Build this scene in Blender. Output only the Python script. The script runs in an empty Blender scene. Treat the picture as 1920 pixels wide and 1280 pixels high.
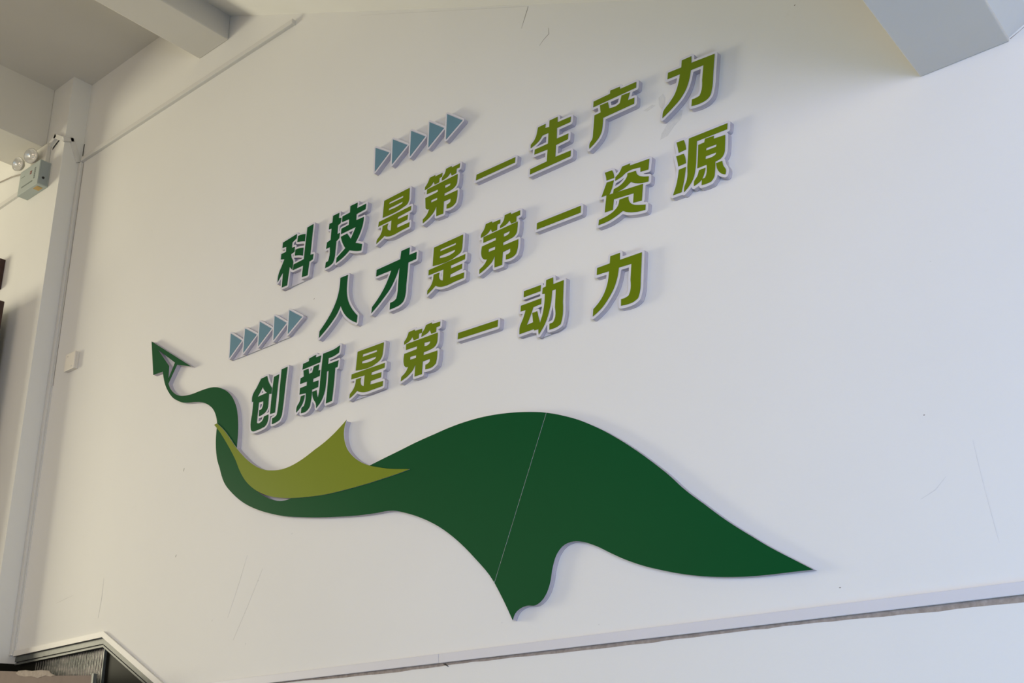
import bpy, bmesh, math, random
from mathutils import Vector, Matrix
from mathutils.geometry import tessellate_polygon

# ---------------------------------------------------------------- camera, light, exposure
SC = bpy.context.scene
COL = SC.collection
cam_d = bpy.data.cameras.new('camera')
cam = bpy.data.objects.new('camera', cam_d)
COL.objects.link(cam)
cam_d.sensor_width = 36.0
cam_d.lens = 1991.655 * 36.0 / 1920.0
cam_d.clip_start = 0.02
_R = ((0.77886325, 0.62637197, -0.03209668), (-0.25970131, 0.27549843, -0.92555705), (-0.5709004, 0.72921792, 0.37724522))
_right, _down, _fwd = Vector(_R[0]), Vector(_R[1]), Vector(_R[2])
_m = Matrix((_right, -_down, -_fwd)).transposed().to_4x4()
_m.translation = Vector((0.0, -2.4, 1.5))
cam.matrix_world = _m
SC.camera = cam

world = bpy.data.worlds.new('world')
SC.world = world
world.use_nodes = True
_bg = world.node_tree.nodes['Background']
_bg.inputs[0].default_value = (1.0, 0.95, 0.74, 1)
_bg.inputs[1].default_value = 0.32

def area(name, loc, target, size, size_y, power, color, spread=180):
    d = bpy.data.lights.new(name, 'AREA')
    d.shape = 'RECTANGLE'; d.size = size; d.size_y = size_y; d.energy = power; d.color = color
    d.spread = math.radians(spread)
    o = bpy.data.objects.new(name, d); COL.objects.link(o)
    o.location = loc
    o.rotation_euler = (Vector(target) - Vector(loc)).to_track_quat('-Z', 'Y').to_euler()
    return o

# warm daylight spilling from the corridor at the left, cool daylight from the stair windows at the right, then two added cool fills
area('corridor_daylight', (-11.0, -2.8, 3.1), (-2.6, 0.0, 3.1), 2.0, 2.5, 400, (1.0, 0.93, 0.68))
area('hall_daylight', (-5.2, -5.2, 2.9), (-3.0, 0.0, 3.1), 2.4, 2.2, 21, (1.0, 0.79, 0.62), 140)
area('front_window_daylight', (2.4, -5.5, 2.2), (-1.0, 0.0, 2.2), 2.4, 2.2, 200, (0.97, 0.85, 0.50))
area('stair_window_daylight', (2.4, -5.5, 1.9), (0.2, 0.0, 1.9), 2.4, 1.8, 47, (0.03, 0.15, 1.0), 100)
area('front_cool_fill', (1.2, -4.6, 1.8), (0.4, 0.0, 1.8), 2.0, 1.4, 12, (0.15, 0.50, 1.0), 100)  # added cool fill from the front, no window of its own
area('low_blue_fill', (0.8, -2.0, 0.5), (-0.2, 0.0, 1.4), 1.6, 0.8, 12, (0.02, 0.50, 1.0), 150)  # added blue fill near the floor to cool the lower right wall

SC.view_settings.view_transform = 'Standard'
SC.view_settings.look = 'None'
SC.view_settings.gamma = 1.0
SC.view_settings.use_curve_mapping = False
SC.view_settings.exposure = 0.0

# outlines on the wall plane, in tenths of a millimetre: x, z, x, z ...
DATA = {'chars':[['ke','dark',[[[-29917,34686,-29095,34774,-29106,34591,-29347,34492,-29358,34262,-29185,34251,-29197,34032,-29391,33998,-29383,33958,-29374,33918,-29364,33879,-29352,33840,-29325,33786,-29291,33736,-29259,33685,-29240,33629,-29237,33597,-29238,33565,-29240,33533,-29243,33501,-29248,33446,-29255,33391,-29264,33337,-29274,33282,-29435,33465,-29467,33246,-29537,32705,-29839,32711,-29816,33347,-29974,33183,-30121,33029,-30118,33107,-30113,33184,-30103,33260,-30085,33334,-30056,33412,-30018,33486,-29975,33558,-29929,33629,-29771,33910,-29995,33971,-29980,34200,-29702,34206,-29702,34426,-29931,34453]],
[[-29017,34658,-28963,34658,-28909,34658,-28855,34655,-28802,34649,-28747,34638,-28693,34625,-28639,34609,-28585,34592,-28604,34280,-28663,34300,-28722,34321,-28782,34340,-28841,34357,-28892,34371,-28944,34383,-28995,34395,-29047,34407]],
[[-29136,34107,-29077,34105,-29018,34102,-28960,34097,-28901,34089,-28842,34078,-28783,34064,-28724,34047,-28666,34030,-28683,33692,-28742,33720,-28801,33746,-28860,33771,-28921,33793,-28979,33811,-29038,33827,-29098,33841,-29158,33854]],
[[-28485,34840,-28141,34867,-28249,33578,-28073,33552,-28098,33334,-28286,33307,-28358,32754,-28682,32776,-28636,33255,-29225,33252,-29203,33487,-28614,33517,-28557,34142]]],
[[[-29870,32631,-29906,32658,-29918,32680,-29924,32704,-29911,33112,-29918,33118,-30062,32968,-30098,32948,-30134,32945,-30170,32960,-30197,32992,-30206,33028,-30197,33196,-30185,33280,-30165,33364,-30133,33448,-30096,33520,-30000,33676,-29902,33856,-30026,33892,-30059,33916,-30074,33940,-30079,33976,-30060,34228,-30038,34262,-30002,34282,-29798,34289,-29787,34300,-29789,34348,-29954,34371,-29990,34391,-30010,34420,-30016,34456,-30002,34684,-29999,34708,-29988,34732,-29965,34756,-29930,34770,-29090,34859,-29054,34848,-29029,34828,-29012,34792,-29006,34743,-28898,34742,-28790,34733,-28718,34719,-28598,34685,-28586,34691,-28566,34864,-28550,34895,-28526,34915,-28490,34925,-28142,34952,-28118,34948,-28092,34936,-28063,34900,-28056,34864,-28156,33652,-28058,33635,-28022,33619,-27998,33591,-27988,33544,-28015,33316,-28033,33280,-28070,33254,-28202,33233,-28211,33220,-28274,32740,-28290,32704,-28322,32678,-28358,32669,-28694,32692,-28718,32699,-28742,32716,-28759,32740,-28767,32776,-28731,33160,-28742,33169,-29234,33167,-29258,33173,-29294,33199,-29318,33209,-29378,33267,-29453,32692,-29468,32656,-29498,32630,-29534,32620,-29846,32626],
[-29152,33580,-29138,33576,-28718,33597,-28692,33604,-28946,33712,-29186,33774,-29210,33787,-29219,33784,-29184,33724,-29158,33652],
[-29253,33832,-29246,33821,-29240,33832,-29243,33856,-29237,33928,-29246,33937,-29287,33928,-29276,33880],
[-28670,34120,-28645,34120,-28638,34192,-28645,34204,-28862,34275,-29067,34324,-29102,34342,-29125,34372,-29131,34396,-29126,34487,-29263,34432,-29268,34348,-29258,34341,-29162,34333,-29126,34312,-29108,34288,-29101,34264,-29102,34191,-28886,34173]]]],
['ji','dark',[[[-27029,34812,-26690,34815,-26706,34592,-26566,34555,-26604,34342,-26738,34306,-26758,33932,-26616,33943,-26651,33726,-26800,33653,-26808,33555,-26817,33457,-26826,33359,-26837,33261,-26844,33181,-26849,33100,-26860,33020,-26881,32943,-26897,32907,-26915,32872,-26934,32837,-26954,32803,-26998,32784,-27042,32766,-27087,32750,-27133,32738,-27191,32729,-27251,32725,-27310,32725,-27370,32726,-27345,32948,-27224,32963,-27212,32990,-27200,33017,-27189,33044,-27178,33072,-27152,33181,-27143,33294,-27145,33408,-27153,33524,-27355,33518,-27320,33779,-27119,33821,-27090,34292,-27246,34306,-27220,34539,-27053,34535]],
[[-26082,34876,-25698,34875,-25716,34647,-25239,34658,-25268,34436,-25743,34405,-25752,34150,-25347,34145,-25350,34098,-25353,34051,-25359,34005,-25366,33958,-25387,33870,-25415,33783,-25450,33698,-25488,33616,-25547,33511,-25614,33410,-25687,33314,-25763,33219,-25408,33053,-25446,32794,-25494,32805,-25543,32816,-25591,32828,-25639,32842,-25693,32859,-25746,32879,-25799,32899,-25852,32921,-25906,32944,-25960,32968,-26013,32992,-26067,33017,-26144,32974,-26221,32931,-26300,32892,-26381,32856,-26478,32820,-26577,32789,-26677,32763,-26778,32738,-26751,32941,-26294,33184,-26338,33252,-26382,33320,-26423,33391,-26459,33463,-26489,33533,-26515,33604,-26539,33677,-26561,33750,-26220,33768,-26013,33472,-25761,33875,-26559,33861,-26539,34084,-26143,34103,-26127,34336,-26521,34354,-26505,34589,-26097,34607]]],
[[[-27407,32650,-27428,32664,-27443,32683,-27455,32724,-27425,32976,-27407,33005,-27383,33024,-27359,33032,-27287,33041,-27279,33048,-27260,33096,-27237,33192,-27228,33300,-27233,33432,-27239,33436,-27359,33433,-27383,33438,-27407,33452,-27423,33468,-27436,33492,-27440,33516,-27404,33792,-27389,33828,-27371,33847,-27347,33860,-27215,33888,-27199,33900,-27181,34212,-27275,34226,-27308,34248,-27324,34272,-27331,34308,-27304,34548,-27287,34590,-27251,34618,-27227,34623,-27143,34622,-27131,34627,-27113,34824,-27106,34848,-27089,34872,-27059,34891,-27035,34897,-26687,34900,-26651,34890,-26618,34860,-26606,34824,-26614,34656,-26579,34646,-26567,34647,-26543,34665,-26519,34673,-26183,34688,-26177,34704,-26165,34896,-26146,34932,-26111,34956,-26075,34961,-25691,34960,-25667,34954,-25643,34940,-25626,34920,-25616,34896,-25613,34872,-25623,34740,-25619,34735,-25235,34743,-25199,34733,-25177,34716,-25157,34680,-25155,34644,-25185,34416,-25195,34392,-25211,34373,-25235,34358,-25259,34352,-25655,34325,-25661,34320,-25664,34248,-25659,34236,-25331,34229,-25307,34221,-25283,34202,-25264,34164,-25269,34044,-25281,33948,-25304,33852,-25340,33744,-25414,33576,-25474,33468,-25546,33360,-25628,33252,-25367,33127,-25343,33108,-25329,33084,-25324,33048,-25361,32784,-25368,32760,-25391,32729,-25415,32715,-25451,32709,-25655,32758,-25835,32822,-26063,32921,-26183,32855,-26351,32776,-26555,32707,-26759,32655,-26807,32658,-26843,32684,-26861,32724,-26860,32772,-26867,32783,-26889,32748,-26915,32727,-27011,32687,-27107,32657,-27179,32645,-27251,32640,-27371,32641],
[-26772,33036,-26759,33032,-26417,33216,-26533,33420,-26569,33504,-26615,33637,-26627,33643,-26715,33600,-26720,33588],
[-26022,33636,-26015,33628,-25921,33780,-25931,33787,-26123,33781],
[-26667,34032,-26663,34026,-26651,34026,-26630,34032,-26618,34116,-26603,34140,-26579,34159,-26543,34169,-26231,34184,-26225,34188,-26221,34200,-26219,34250,-26231,34256,-26555,34273,-26579,34261,-26651,34241,-26656,34236]]]],
['shi','olive',[[[-24292,34413,-23019,34455,-23022,34378,-23025,34301,-23029,34224,-23034,34148,-23036,34102,-23037,34055,-23041,34009,-23052,33965,-23067,33932,-23084,33901,-23105,33872,-23130,33847,-23165,33827,-23205,33815,-23246,33807,-23287,33798,-23550,33747,-23817,33727,-24088,33728,-24361,33739],
[-24025,34242,-23331,34257,-23340,34184,-24041,34174],
[-24048,34005,-23362,34024,-23381,33961,-23407,33956,-23433,33951,-23460,33946,-23486,33942,-23631,33926,-23777,33921,-23924,33924,-24071,33931]],
[[-24549,33637,-22943,33695,-22965,33529,-23597,33483,-23606,33398,-23104,33399,-23126,33215,-23626,33185,-23635,33068,-23021,33071,-23046,32900,-23153,32895,-23260,32890,-23368,32884,-23475,32877,-23565,32869,-23656,32858,-23746,32849,-23837,32847,-23878,32849,-23920,32851,-23962,32855,-24003,32861,-24041,32870,-24080,32880,-24117,32892,-24154,32907,-24182,32921,-24209,32937,-24236,32955,-24262,32972,-24306,32951,-24350,32929,-24394,32908,-24439,32887,-24495,32863,-24552,32839,-24609,32816,-24667,32793,-24663,32829,-24658,32864,-24649,32898,-24636,32930,-24603,32969,-24560,32999,-24515,33028,-24476,33062,-24448,33098,-24424,33136,-24402,33177,-24385,33218,-24372,33263,-24363,33309,-24358,33355,-24355,33402,-24072,33407,-24089,33378,-24104,33348,-24115,33317,-24120,33285,-24120,33254,-24115,33223,-24106,33193,-24091,33166,-24072,33144,-24048,33126,-24024,33110,-23999,33096,-23973,33084,-23946,33074,-23912,33473,-24580,33457]]],
[[[-24704,32717,-24736,32744,-24748,32768,-24752,32792,-24740,32887,-24715,32960,-24702,32984,-24660,33032,-24572,33093,-24536,33124,-24480,33212,-24454,33284,-24443,33368,-24452,33375,-24584,33372,-24616,33380,-24634,33392,-24654,33416,-24663,33440,-24664,33464,-24632,33656,-24614,33692,-24596,33708,-24572,33719,-24448,33728,-24377,34424,-24370,34448,-24354,34472,-24332,34489,-24296,34498,-23024,34540,-22988,34533,-22964,34519,-22945,34496,-22935,34460,-22958,33992,-22974,33932,-23009,33860,-23036,33822,-23078,33776,-22940,33780,-22916,33775,-22892,33763,-22871,33740,-22861,33716,-22858,33692,-22882,33512,-22892,33487,-22911,33464,-22940,33448,-23019,33440,-23024,33435,-23019,33392,-23040,33212,-23045,33188,-23058,33164,-23048,33156,-23000,33153,-22972,33140,-22949,33116,-22936,33080,-22961,32888,-22969,32864,-22985,32840,-23012,32822,-23036,32815,-23468,32793,-23732,32765,-23840,32762,-23972,32771,-24068,32789,-24185,32828,-24272,32873,-24452,32789,-24632,32716,-24668,32708],
[-24021,33224,-24012,33308,-24020,33326,-24032,33296,-24035,33272,-24032,33242]]]],
['di','olive',[[[-22043,34474,-21780,34481,-21796,34421,-21444,34434,-21467,34288,-21586,34283,-21603,34119,-21817,34110,-21863,34254,-21889,34220,-21917,34188,-21947,34159,-21981,34135,-22011,34121,-22043,34111,-22076,34104,-22108,34097,-22152,34088,-22195,34081,-22239,34076,-22284,34071,-22274,34180,-22243,34206,-22212,34233,-22183,34260,-22155,34290,-22123,34332,-22094,34378,-22068,34426]],
[[-21271,34525,-21017,34533,-21009,34471,-20634,34482,-20658,34328,-20790,34333,-20805,34162,-21019,34151,-21073,34297,-21098,34269,-21124,34241,-21152,34216,-21182,34195,-21212,34181,-21243,34169,-21275,34160,-21307,34152,-21349,34144,-21392,34139,-21435,34135,-21478,34133,-21478,34166,-21475,34199,-21468,34230,-21443,34268,-21407,34299,-21368,34329,-21335,34364,-21315,34401,-21298,34441,-21284,34483]],
[[-22172,34055,-20748,34105,-20749,34052,-20752,34000,-20756,33947,-20763,33895,-20770,33852,-20776,33808,-20787,33767,-20806,33729,-20828,33702,-20854,33678,-20883,33658,-20914,33640,-20957,33622,-21003,33610,-21051,33602,-21098,33595,-21163,33587,-21228,33583,-21294,33583,-21360,33584,-21370,33483,-20764,33482,-20767,33412,-20772,33341,-20780,33272,-20793,33203,-20806,33156,-20822,33110,-20839,33065,-20857,33020,-20891,32998,-20926,32978,-20962,32960,-21000,32946,-21067,32933,-21135,32932,-21204,32940,-21274,32951,-21257,33108,-21226,33108,-21195,33110,-21165,33117,-21138,33128,-21113,33144,-21088,33160,-21078,33273,-21394,33277,-21429,32822,-21747,32837,-21735,33237,-21759,33193,-21785,33149,-21813,33108,-21845,33069,-21884,33031,-21927,32998,-21972,32967,-22018,32937,-22103,32892,-22193,32855,-22286,32824,-22380,32796,-22380,32941,-22324,32968,-22269,32998,-22219,33033,-22174,33074,-22146,33111,-22121,33151,-22100,33193,-22079,33236,-22112,33240,-22144,33246,-22174,33258,-22196,33274,-22214,33293,-22231,33315,-22247,33338,-22259,33741,-21669,33765,-21662,33855,-22188,33868],
[-21335,33885,-21069,33872,-21095,33804,-21126,33797,-21156,33792,-21187,33787,-21224,33785,-21261,33785,-21298,33786,-21336,33788],
[-21984,33548,-21692,33544,-21702,33461,-21994,33459]]],
[[[-22417,32720,-22450,32747,-22464,32783,-22465,32939,-22458,32975,-22429,33010,-22321,33067,-22273,33099,-22237,33132,-22206,33179,-22249,33208,-22280,33239,-22321,33298,-22330,33323,-22342,33755,-22334,33779,-22316,33803,-22297,33817,-22265,33827,-22273,33863,-22265,33971,-22266,33983,-22273,33987,-22309,33990,-22333,34003,-22351,34019,-22364,34043,-22368,34079,-22357,34199,-22338,34235,-22244,34319,-22201,34370,-22102,34535,-22081,34550,-22045,34559,-21769,34566,-21727,34547,-21697,34509,-21433,34518,-21397,34505,-21373,34484,-21342,34571,-21325,34590,-21301,34604,-21277,34609,-21013,34618,-20989,34613,-20965,34600,-20929,34558,-20629,34567,-20593,34556,-20569,34537,-20555,34511,-20550,34475,-20581,34293,-20605,34261,-20629,34248,-20653,34243,-20701,34244,-20713,34235,-20717,34187,-20677,34151,-20666,34127,-20663,34103,-20672,33935,-20693,33791,-20705,33743,-20734,33683,-20763,33647,-20802,33611,-20856,33575,-20845,33568,-20761,33567,-20725,33558,-20692,33527,-20680,33491,-20687,33335,-20709,33191,-20759,33035,-20778,32987,-20797,32960,-20857,32920,-20929,32881,-20977,32864,-21061,32848,-21145,32848,-21289,32867,-21313,32875,-21337,32894,-21346,32807,-21354,32783,-21385,32750,-21409,32740,-21433,32737,-21757,32753,-21793,32766,-21817,32789,-21830,32819,-21829,32965,-21969,32867,-22069,32814,-22165,32775,-22357,32715,-22393,32712]]]],
['yi','olive',[[[-19900,33736,-18226,33727,-18258,33534,-19939,33528]]],
[[[-19976,33452,-19998,33467,-20015,33491,-20023,33515,-20023,33539,-19979,33767,-19952,33803,-19916,33819,-18224,33812,-18200,33808,-18170,33791,-18151,33767,-18142,33743,-18143,33707,-18178,33503,-18205,33467,-18248,33449,-19940,33443]]]],
['sheng','olive',[[[-17254,34442,-16938,34443,-16977,34293,-16806,34267,-16783,34496,-16460,34495,-16467,34293,-15948,34272,-15978,34082,-16507,34091,-16542,33708,-16083,33704,-16111,33505,-16585,33488,-16633,33072,-16030,33054,-16054,32855,-17669,32843,-17643,33028,-16975,33046,-16917,33466,-17453,33495,-17425,33674,-16893,33674,-16848,34056,-17096,34062,-17131,34025,-17167,33988,-17205,33954,-17245,33924,-17286,33899,-17328,33878,-17372,33859,-17416,33842,-17459,33828,-17503,33816,-17547,33805,-17591,33795,-17575,33921,-17537,33944,-17499,33969,-17464,33995,-17431,34026,-17404,34057,-17381,34091,-17359,34127,-17340,34164,-17322,34206,-17308,34250,-17296,34295,-17283,34339,-17276,34365,-17268,34391,-17261,34417]]],
[[[-17706,32766,-17728,32782,-17745,32806,-17753,32830,-17753,32854,-17726,33046,-17709,33082,-17682,33103,-17646,33113,-17058,33129,-17048,33142,-17016,33382,-17022,33386,-17466,33411,-17502,33425,-17527,33454,-17538,33490,-17510,33682,-17498,33718,-17502,33727,-17586,33710,-17610,33712,-17646,33730,-17665,33754,-17674,33778,-17675,33814,-17659,33934,-17652,33958,-17622,33992,-17514,34065,-17452,34138,-17403,34234,-17333,34474,-17310,34506,-17286,34521,-17262,34527,-16938,34528,-16902,34520,-16878,34503,-16869,34510,-16860,34534,-16842,34558,-16818,34574,-16794,34581,-16446,34579,-16422,34571,-16402,34558,-16379,34522,-16375,34498,-16379,34390,-16374,34375,-15942,34356,-15906,34345,-15882,34325,-15866,34294,-15864,34258,-15895,34066,-15906,34038,-15930,34012,-15954,34001,-15978,33997,-16422,34004,-16431,33994,-16446,33796,-16062,33787,-16038,33776,-16014,33754,-16002,33730,-15998,33694,-16031,33478,-16044,33454,-16072,33430,-16110,33420,-16506,33405,-16537,33166,-16530,33154,-16026,33139,-16002,33134,-15978,33121,-15954,33092,-15945,33046,-15970,32842,-15978,32817,-16002,32788,-16026,32775,-16062,32770,-17670,32758],
[-17379,33766,-17358,33759,-16974,33759,-16968,33766,-16945,33970,-17058,33976,-17142,33896,-17202,33851,-17286,33804]]]],
['chan','olive',[[[-15058,34426,-14440,34428,-14422,34536,-14070,34517,-14065,34431,-13476,34413,-13506,34215,-15086,34226]],
[[-14837,34181,-14536,34165,-14512,33929,-14435,33911,-14358,33897,-14282,33893,-14207,33904,-14177,33913,-14147,33924,-14118,33936,-14032,34176,-13731,34151,-13829,33907,-13595,33894,-13620,33689,-14755,33690,-14762,33630,-14770,33570,-14780,33511,-14791,33451,-14801,33396,-14813,33341,-14827,33287,-14847,33234,-14869,33192,-14893,33151,-14921,33112,-14951,33075,-14985,33042,-15021,33012,-15059,32984,-15097,32958,-15155,32920,-15214,32886,-15276,32855,-15337,32824,-15336,32870,-15332,32915,-15323,32959,-15307,32999,-15286,33027,-15260,33052,-15234,33076,-15211,33103,-15187,33159,-15174,33220,-15165,33283,-15156,33345,-15136,33447,-15119,33549,-15103,33652,-15088,33754,-15063,33919,-14829,33919]]],
[[[-15374,32748,-15407,32775,-15421,32811,-15416,32931,-15406,32979,-15382,33039,-15350,33083,-15290,33141,-15269,33183,-15142,33951,-15122,33980,-15086,34001,-14930,34004,-14917,34011,-14921,34131,-14930,34140,-15098,34142,-15134,34156,-15163,34191,-15171,34227,-15141,34443,-15133,34467,-15113,34491,-15086,34507,-15062,34511,-14522,34513,-14510,34521,-14502,34563,-14478,34599,-14450,34616,-14414,34620,-14054,34601,-14030,34592,-14006,34574,-13992,34551,-13982,34514,-13466,34497,-13430,34484,-13411,34467,-13397,34443,-13391,34407,-13422,34203,-13436,34167,-13461,34143,-13490,34132,-13646,34131,-13703,33987,-13570,33975,-13538,33957,-13517,33927,-13510,33891,-13536,33675,-13544,33651,-13562,33627,-13586,33611,-13622,33604,-14678,33605,-14719,33375,-14748,33255,-14796,33147,-14858,33054,-14894,33012,-14966,32947,-15110,32848,-15302,32747,-15338,32739],
[-14379,33987,-14282,33979,-14222,33988,-14188,33999,-14139,34131,-14438,34136,-14446,34131,-14446,34119,-14431,33999]]]],
['li','olive',[[[-11884,34408,-11558,34400,-11587,34177,-10824,34115,-10951,33444,-10967,33327,-10987,33211,-11012,33097,-11047,32985,-11062,32941,-11077,32896,-11095,32853,-11121,32815,-11146,32789,-11175,32767,-11206,32749,-11238,32733,-11281,32718,-11325,32709,-11370,32704,-11416,32701,-11497,32700,-11578,32707,-11659,32720,-11740,32736,-11700,32947,-11666,32944,-11632,32941,-11598,32940,-11564,32941,-11536,32944,-11508,32948,-11480,32953,-11452,32958,-11434,32984,-11416,33010,-11400,33037,-11359,33129,-11334,33227,-11320,33329,-11311,33433,-11213,33910,-11631,33939,-11647,33877,-11664,33814,-11682,33753,-11703,33692,-11733,33613,-11766,33535,-11804,33459,-11847,33387,-11892,33324,-11942,33265,-11995,33209,-12051,33156,-12114,33106,-12180,33061,-12248,33019,-12317,32977,-12414,32920,-12513,32866,-12613,32814,-12714,32762,-12707,32817,-12698,32871,-12685,32923,-12663,32972,-12618,33031,-12558,33079,-12494,33123,-12433,33170,-12380,33220,-12327,33271,-12276,33324,-12230,33380,-12182,33456,-12140,33537,-12104,33620,-12072,33705,-12049,33771,-12029,33838,-12011,33906,-11994,33974,-12419,33994,-12378,34209,-11925,34178]]],
[[[-11611,32626,-11767,32655,-11799,32675,-11817,32699,-11824,32723,-11825,32747,-11783,32963,-11767,32999,-11731,33026,-11695,33032,-11575,33026,-11504,33035,-11478,33071,-11440,33155,-11419,33239,-11396,33443,-11317,33827,-11323,33832,-11563,33848,-11620,33671,-11656,33575,-11729,33419,-11772,33347,-11827,33270,-11929,33155,-11995,33092,-12067,33035,-12367,32849,-12679,32685,-12715,32677,-12751,32686,-12781,32711,-12798,32747,-12799,32771,-12781,32891,-12765,32951,-12739,33011,-12674,33095,-12487,33237,-12383,33335,-12299,33431,-12253,33503,-12186,33647,-12132,33791,-12104,33887,-12115,33895,-12427,33909,-12451,33916,-12479,33935,-12500,33971,-12503,34007,-12454,34247,-12427,34278,-12403,34290,-12379,34294,-11995,34270,-11964,34439,-11937,34475,-11899,34492,-11551,34485,-11515,34474,-11490,34451,-11474,34415,-11490,34259,-11479,34254,-10807,34198,-10783,34189,-10764,34175,-10747,34151,-10740,34127,-10742,34091,-10867,33431,-10904,33191,-10932,33071,-10997,32867,-11023,32808,-11059,32756,-11119,32703,-11191,32661,-11251,32638,-11311,32625,-11419,32616,-11503,32615]]]],
['ren','dark',[[[-26507,32040,-26111,32032,-26122,31948,-26133,31864,-26141,31779,-26147,31695,-26152,31594,-26155,31494,-26152,31393,-26142,31294,-26128,31213,-26110,31133,-26088,31054,-26061,30977,-26025,30896,-25985,30816,-25940,30739,-25893,30663,-25817,30554,-25733,30449,-25644,30348,-25554,30249,-25596,29984,-25691,30040,-25785,30099,-25877,30161,-25963,30229,-26042,30299,-26117,30374,-26187,30453,-26252,30536,-26309,30622,-26359,30712,-26405,30805,-26449,30899,-26494,30828,-26540,30759,-26589,30691,-26641,30627,-26719,30546,-26804,30472,-26892,30401,-26982,30333,-27121,30232,-27266,30138,-27414,30048,-27564,29961,-27541,30218,-27455,30287,-27369,30357,-27285,30429,-27204,30503,-27113,30592,-27026,30684,-26942,30779,-26865,30879,-26810,30961,-26758,31044,-26710,31130,-26667,31218,-26634,31301,-26605,31385,-26580,31471,-26558,31558,-26536,31677,-26522,31797,-26513,31918]]],
[[[-27601,29884,-27633,29912,-27645,29936,-27649,29960,-27626,30224,-27615,30260,-27595,30284,-27337,30497,-27181,30645,-27085,30745,-27006,30836,-26883,31004,-26824,31100,-26749,31245,-26685,31412,-26640,31580,-26620,31688,-26607,31808,-26592,32048,-26580,32084,-26545,32116,-26509,32125,-26113,32117,-26089,32114,-26065,32103,-26036,32072,-26026,32036,-26057,31772,-26070,31496,-26067,31400,-26058,31304,-26029,31160,-25984,31016,-25949,30932,-25905,30848,-25826,30716,-25751,30608,-25674,30512,-25492,30308,-25476,30284,-25469,30260,-25470,30236,-25512,29972,-25525,29936,-25549,29913,-25573,29902,-25609,29900,-25633,29907,-25837,30031,-25926,30092,-26018,30164,-26173,30309,-26257,30404,-26322,30488,-26377,30572,-26461,30725,-26577,30572,-26658,30488,-26753,30404,-26929,30266,-27073,30162,-27217,30068,-27517,29890,-27553,29877,-27577,29877]]]],
['cai','dark',[[[-23408,32069,-23005,32073,-23029,31786,-22673,31785,-22695,31518,-23069,31508,-23105,31149,-23165,30660,-23168,30568,-23174,30476,-23187,30385,-23209,30296,-23224,30250,-23239,30203,-23259,30159,-23287,30120,-23321,30090,-23360,30067,-23402,30047,-23445,30031,-23499,30016,-23554,30008,-23611,30003,-23667,29999,-23738,29994,-23809,29992,-23879,29991,-23950,29992,-23928,30247,-23879,30244,-23830,30243,-23782,30247,-23735,30259,-23708,30270,-23683,30284,-23658,30299,-23633,30315,-23622,30347,-23612,30378,-23602,30410,-23593,30442,-23573,30538,-23560,30636,-23554,30735,-23549,30834,-23486,31481,-23525,31403,-23565,31326,-23606,31249,-23650,31174,-23708,31082,-23769,30991,-23834,30903,-23905,30820,-23987,30739,-24075,30664,-24167,30593,-24259,30523,-24402,30418,-24549,30318,-24699,30223,-24851,30129,-24823,30351,-24738,30415,-24653,30481,-24571,30549,-24491,30620,-24414,30696,-24339,30774,-24268,30856,-24201,30940,-24149,31013,-24100,31087,-24054,31163,-24009,31240,-23978,31299,-23947,31359,-23918,31419,-23889,31480,-24643,31486,-24622,31736,-23457,31768]]],
[[[-23988,29915,-24019,29942,-24031,29966,-24035,29990,-24013,30254,-24002,30290,-23976,30318,-23940,30332,-23832,30328,-23760,30340,-23703,30374,-23691,30410,-23659,30542,-23646,30638,-23634,30842,-23613,31058,-23616,31069,-23760,30861,-23847,30758,-23928,30678,-24017,30602,-24216,30449,-24504,30247,-24816,30051,-24852,30044,-24883,30050,-24912,30070,-24930,30098,-24934,30146,-24907,30362,-24893,30398,-24876,30417,-24636,30605,-24552,30680,-24468,30763,-24341,30902,-24264,30998,-24174,31130,-24081,31286,-24027,31394,-24648,31401,-24684,31411,-24716,31442,-24728,31478,-24702,31766,-24688,31790,-24672,31805,-24648,31817,-24624,31821,-23532,31853,-23490,32090,-23472,32125,-23448,32144,-23400,32154,-23004,32158,-22968,32149,-22932,32116,-22920,32078,-22935,31886,-22932,31871,-22668,31870,-22632,31859,-22599,31826,-22590,31802,-22588,31778,-22610,31514,-22614,31490,-22632,31461,-22656,31442,-22680,31434,-22980,31425,-22992,31418,-23020,31142,-23079,30662,-23089,30470,-23102,30374,-23141,30230,-23182,30122,-23225,30062,-23280,30016,-23364,29971,-23472,29935,-23544,29923,-23736,29909,-23952,29907]]]],
['shi','olive',[[[-21860,31664,-20549,31699,-20555,31617,-20561,31536,-20569,31454,-20578,31373,-20583,31331,-20587,31289,-20592,31248,-20602,31207,-20612,31176,-20623,31145,-20638,31116,-20657,31090,-20683,31070,-20713,31056,-20745,31044,-20776,31032,-21048,30953,-21333,30931,-21626,30948,-21925,30985],
[-21570,31493,-20866,31499,-20876,31432,-21586,31423],
[-21597,31251,-20906,31258,-20922,31194,-20951,31183,-20981,31172,-21011,31163,-21156,31136,-21304,31134,-21455,31150,-21607,31174]],
[[-22109,30896,-20464,30942,-20488,30762,-21107,30732,-21108,30626,-20607,30638,-20625,30465,-21135,30414,-21142,30301,-20527,30294,-20554,30102,-20998,30088,-21094,30078,-21190,30070,-21287,30066,-21383,30071,-21428,30075,-21473,30081,-21518,30088,-21562,30098,-21596,30108,-21631,30120,-21664,30133,-21697,30149,-21724,30164,-21750,30182,-21776,30200,-21802,30219,-21839,30195,-21877,30171,-21915,30147,-21954,30125,-22010,30095,-22067,30066,-22124,30039,-22182,30012,-22167,30155,-22121,30188,-22076,30221,-22035,30258,-21998,30299,-21973,30336,-21951,30376,-21931,30416,-21915,30458,-21902,30506,-21894,30554,-21888,30603,-21884,30652,-21617,30646,-21629,30608,-21639,30570,-21644,30532,-21643,30494,-21637,30467,-21629,30442,-21618,30417,-21604,30395,-21577,30365,-21545,30340,-21508,30320,-21470,30302,-21436,30703,-22119,30704]]],
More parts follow.
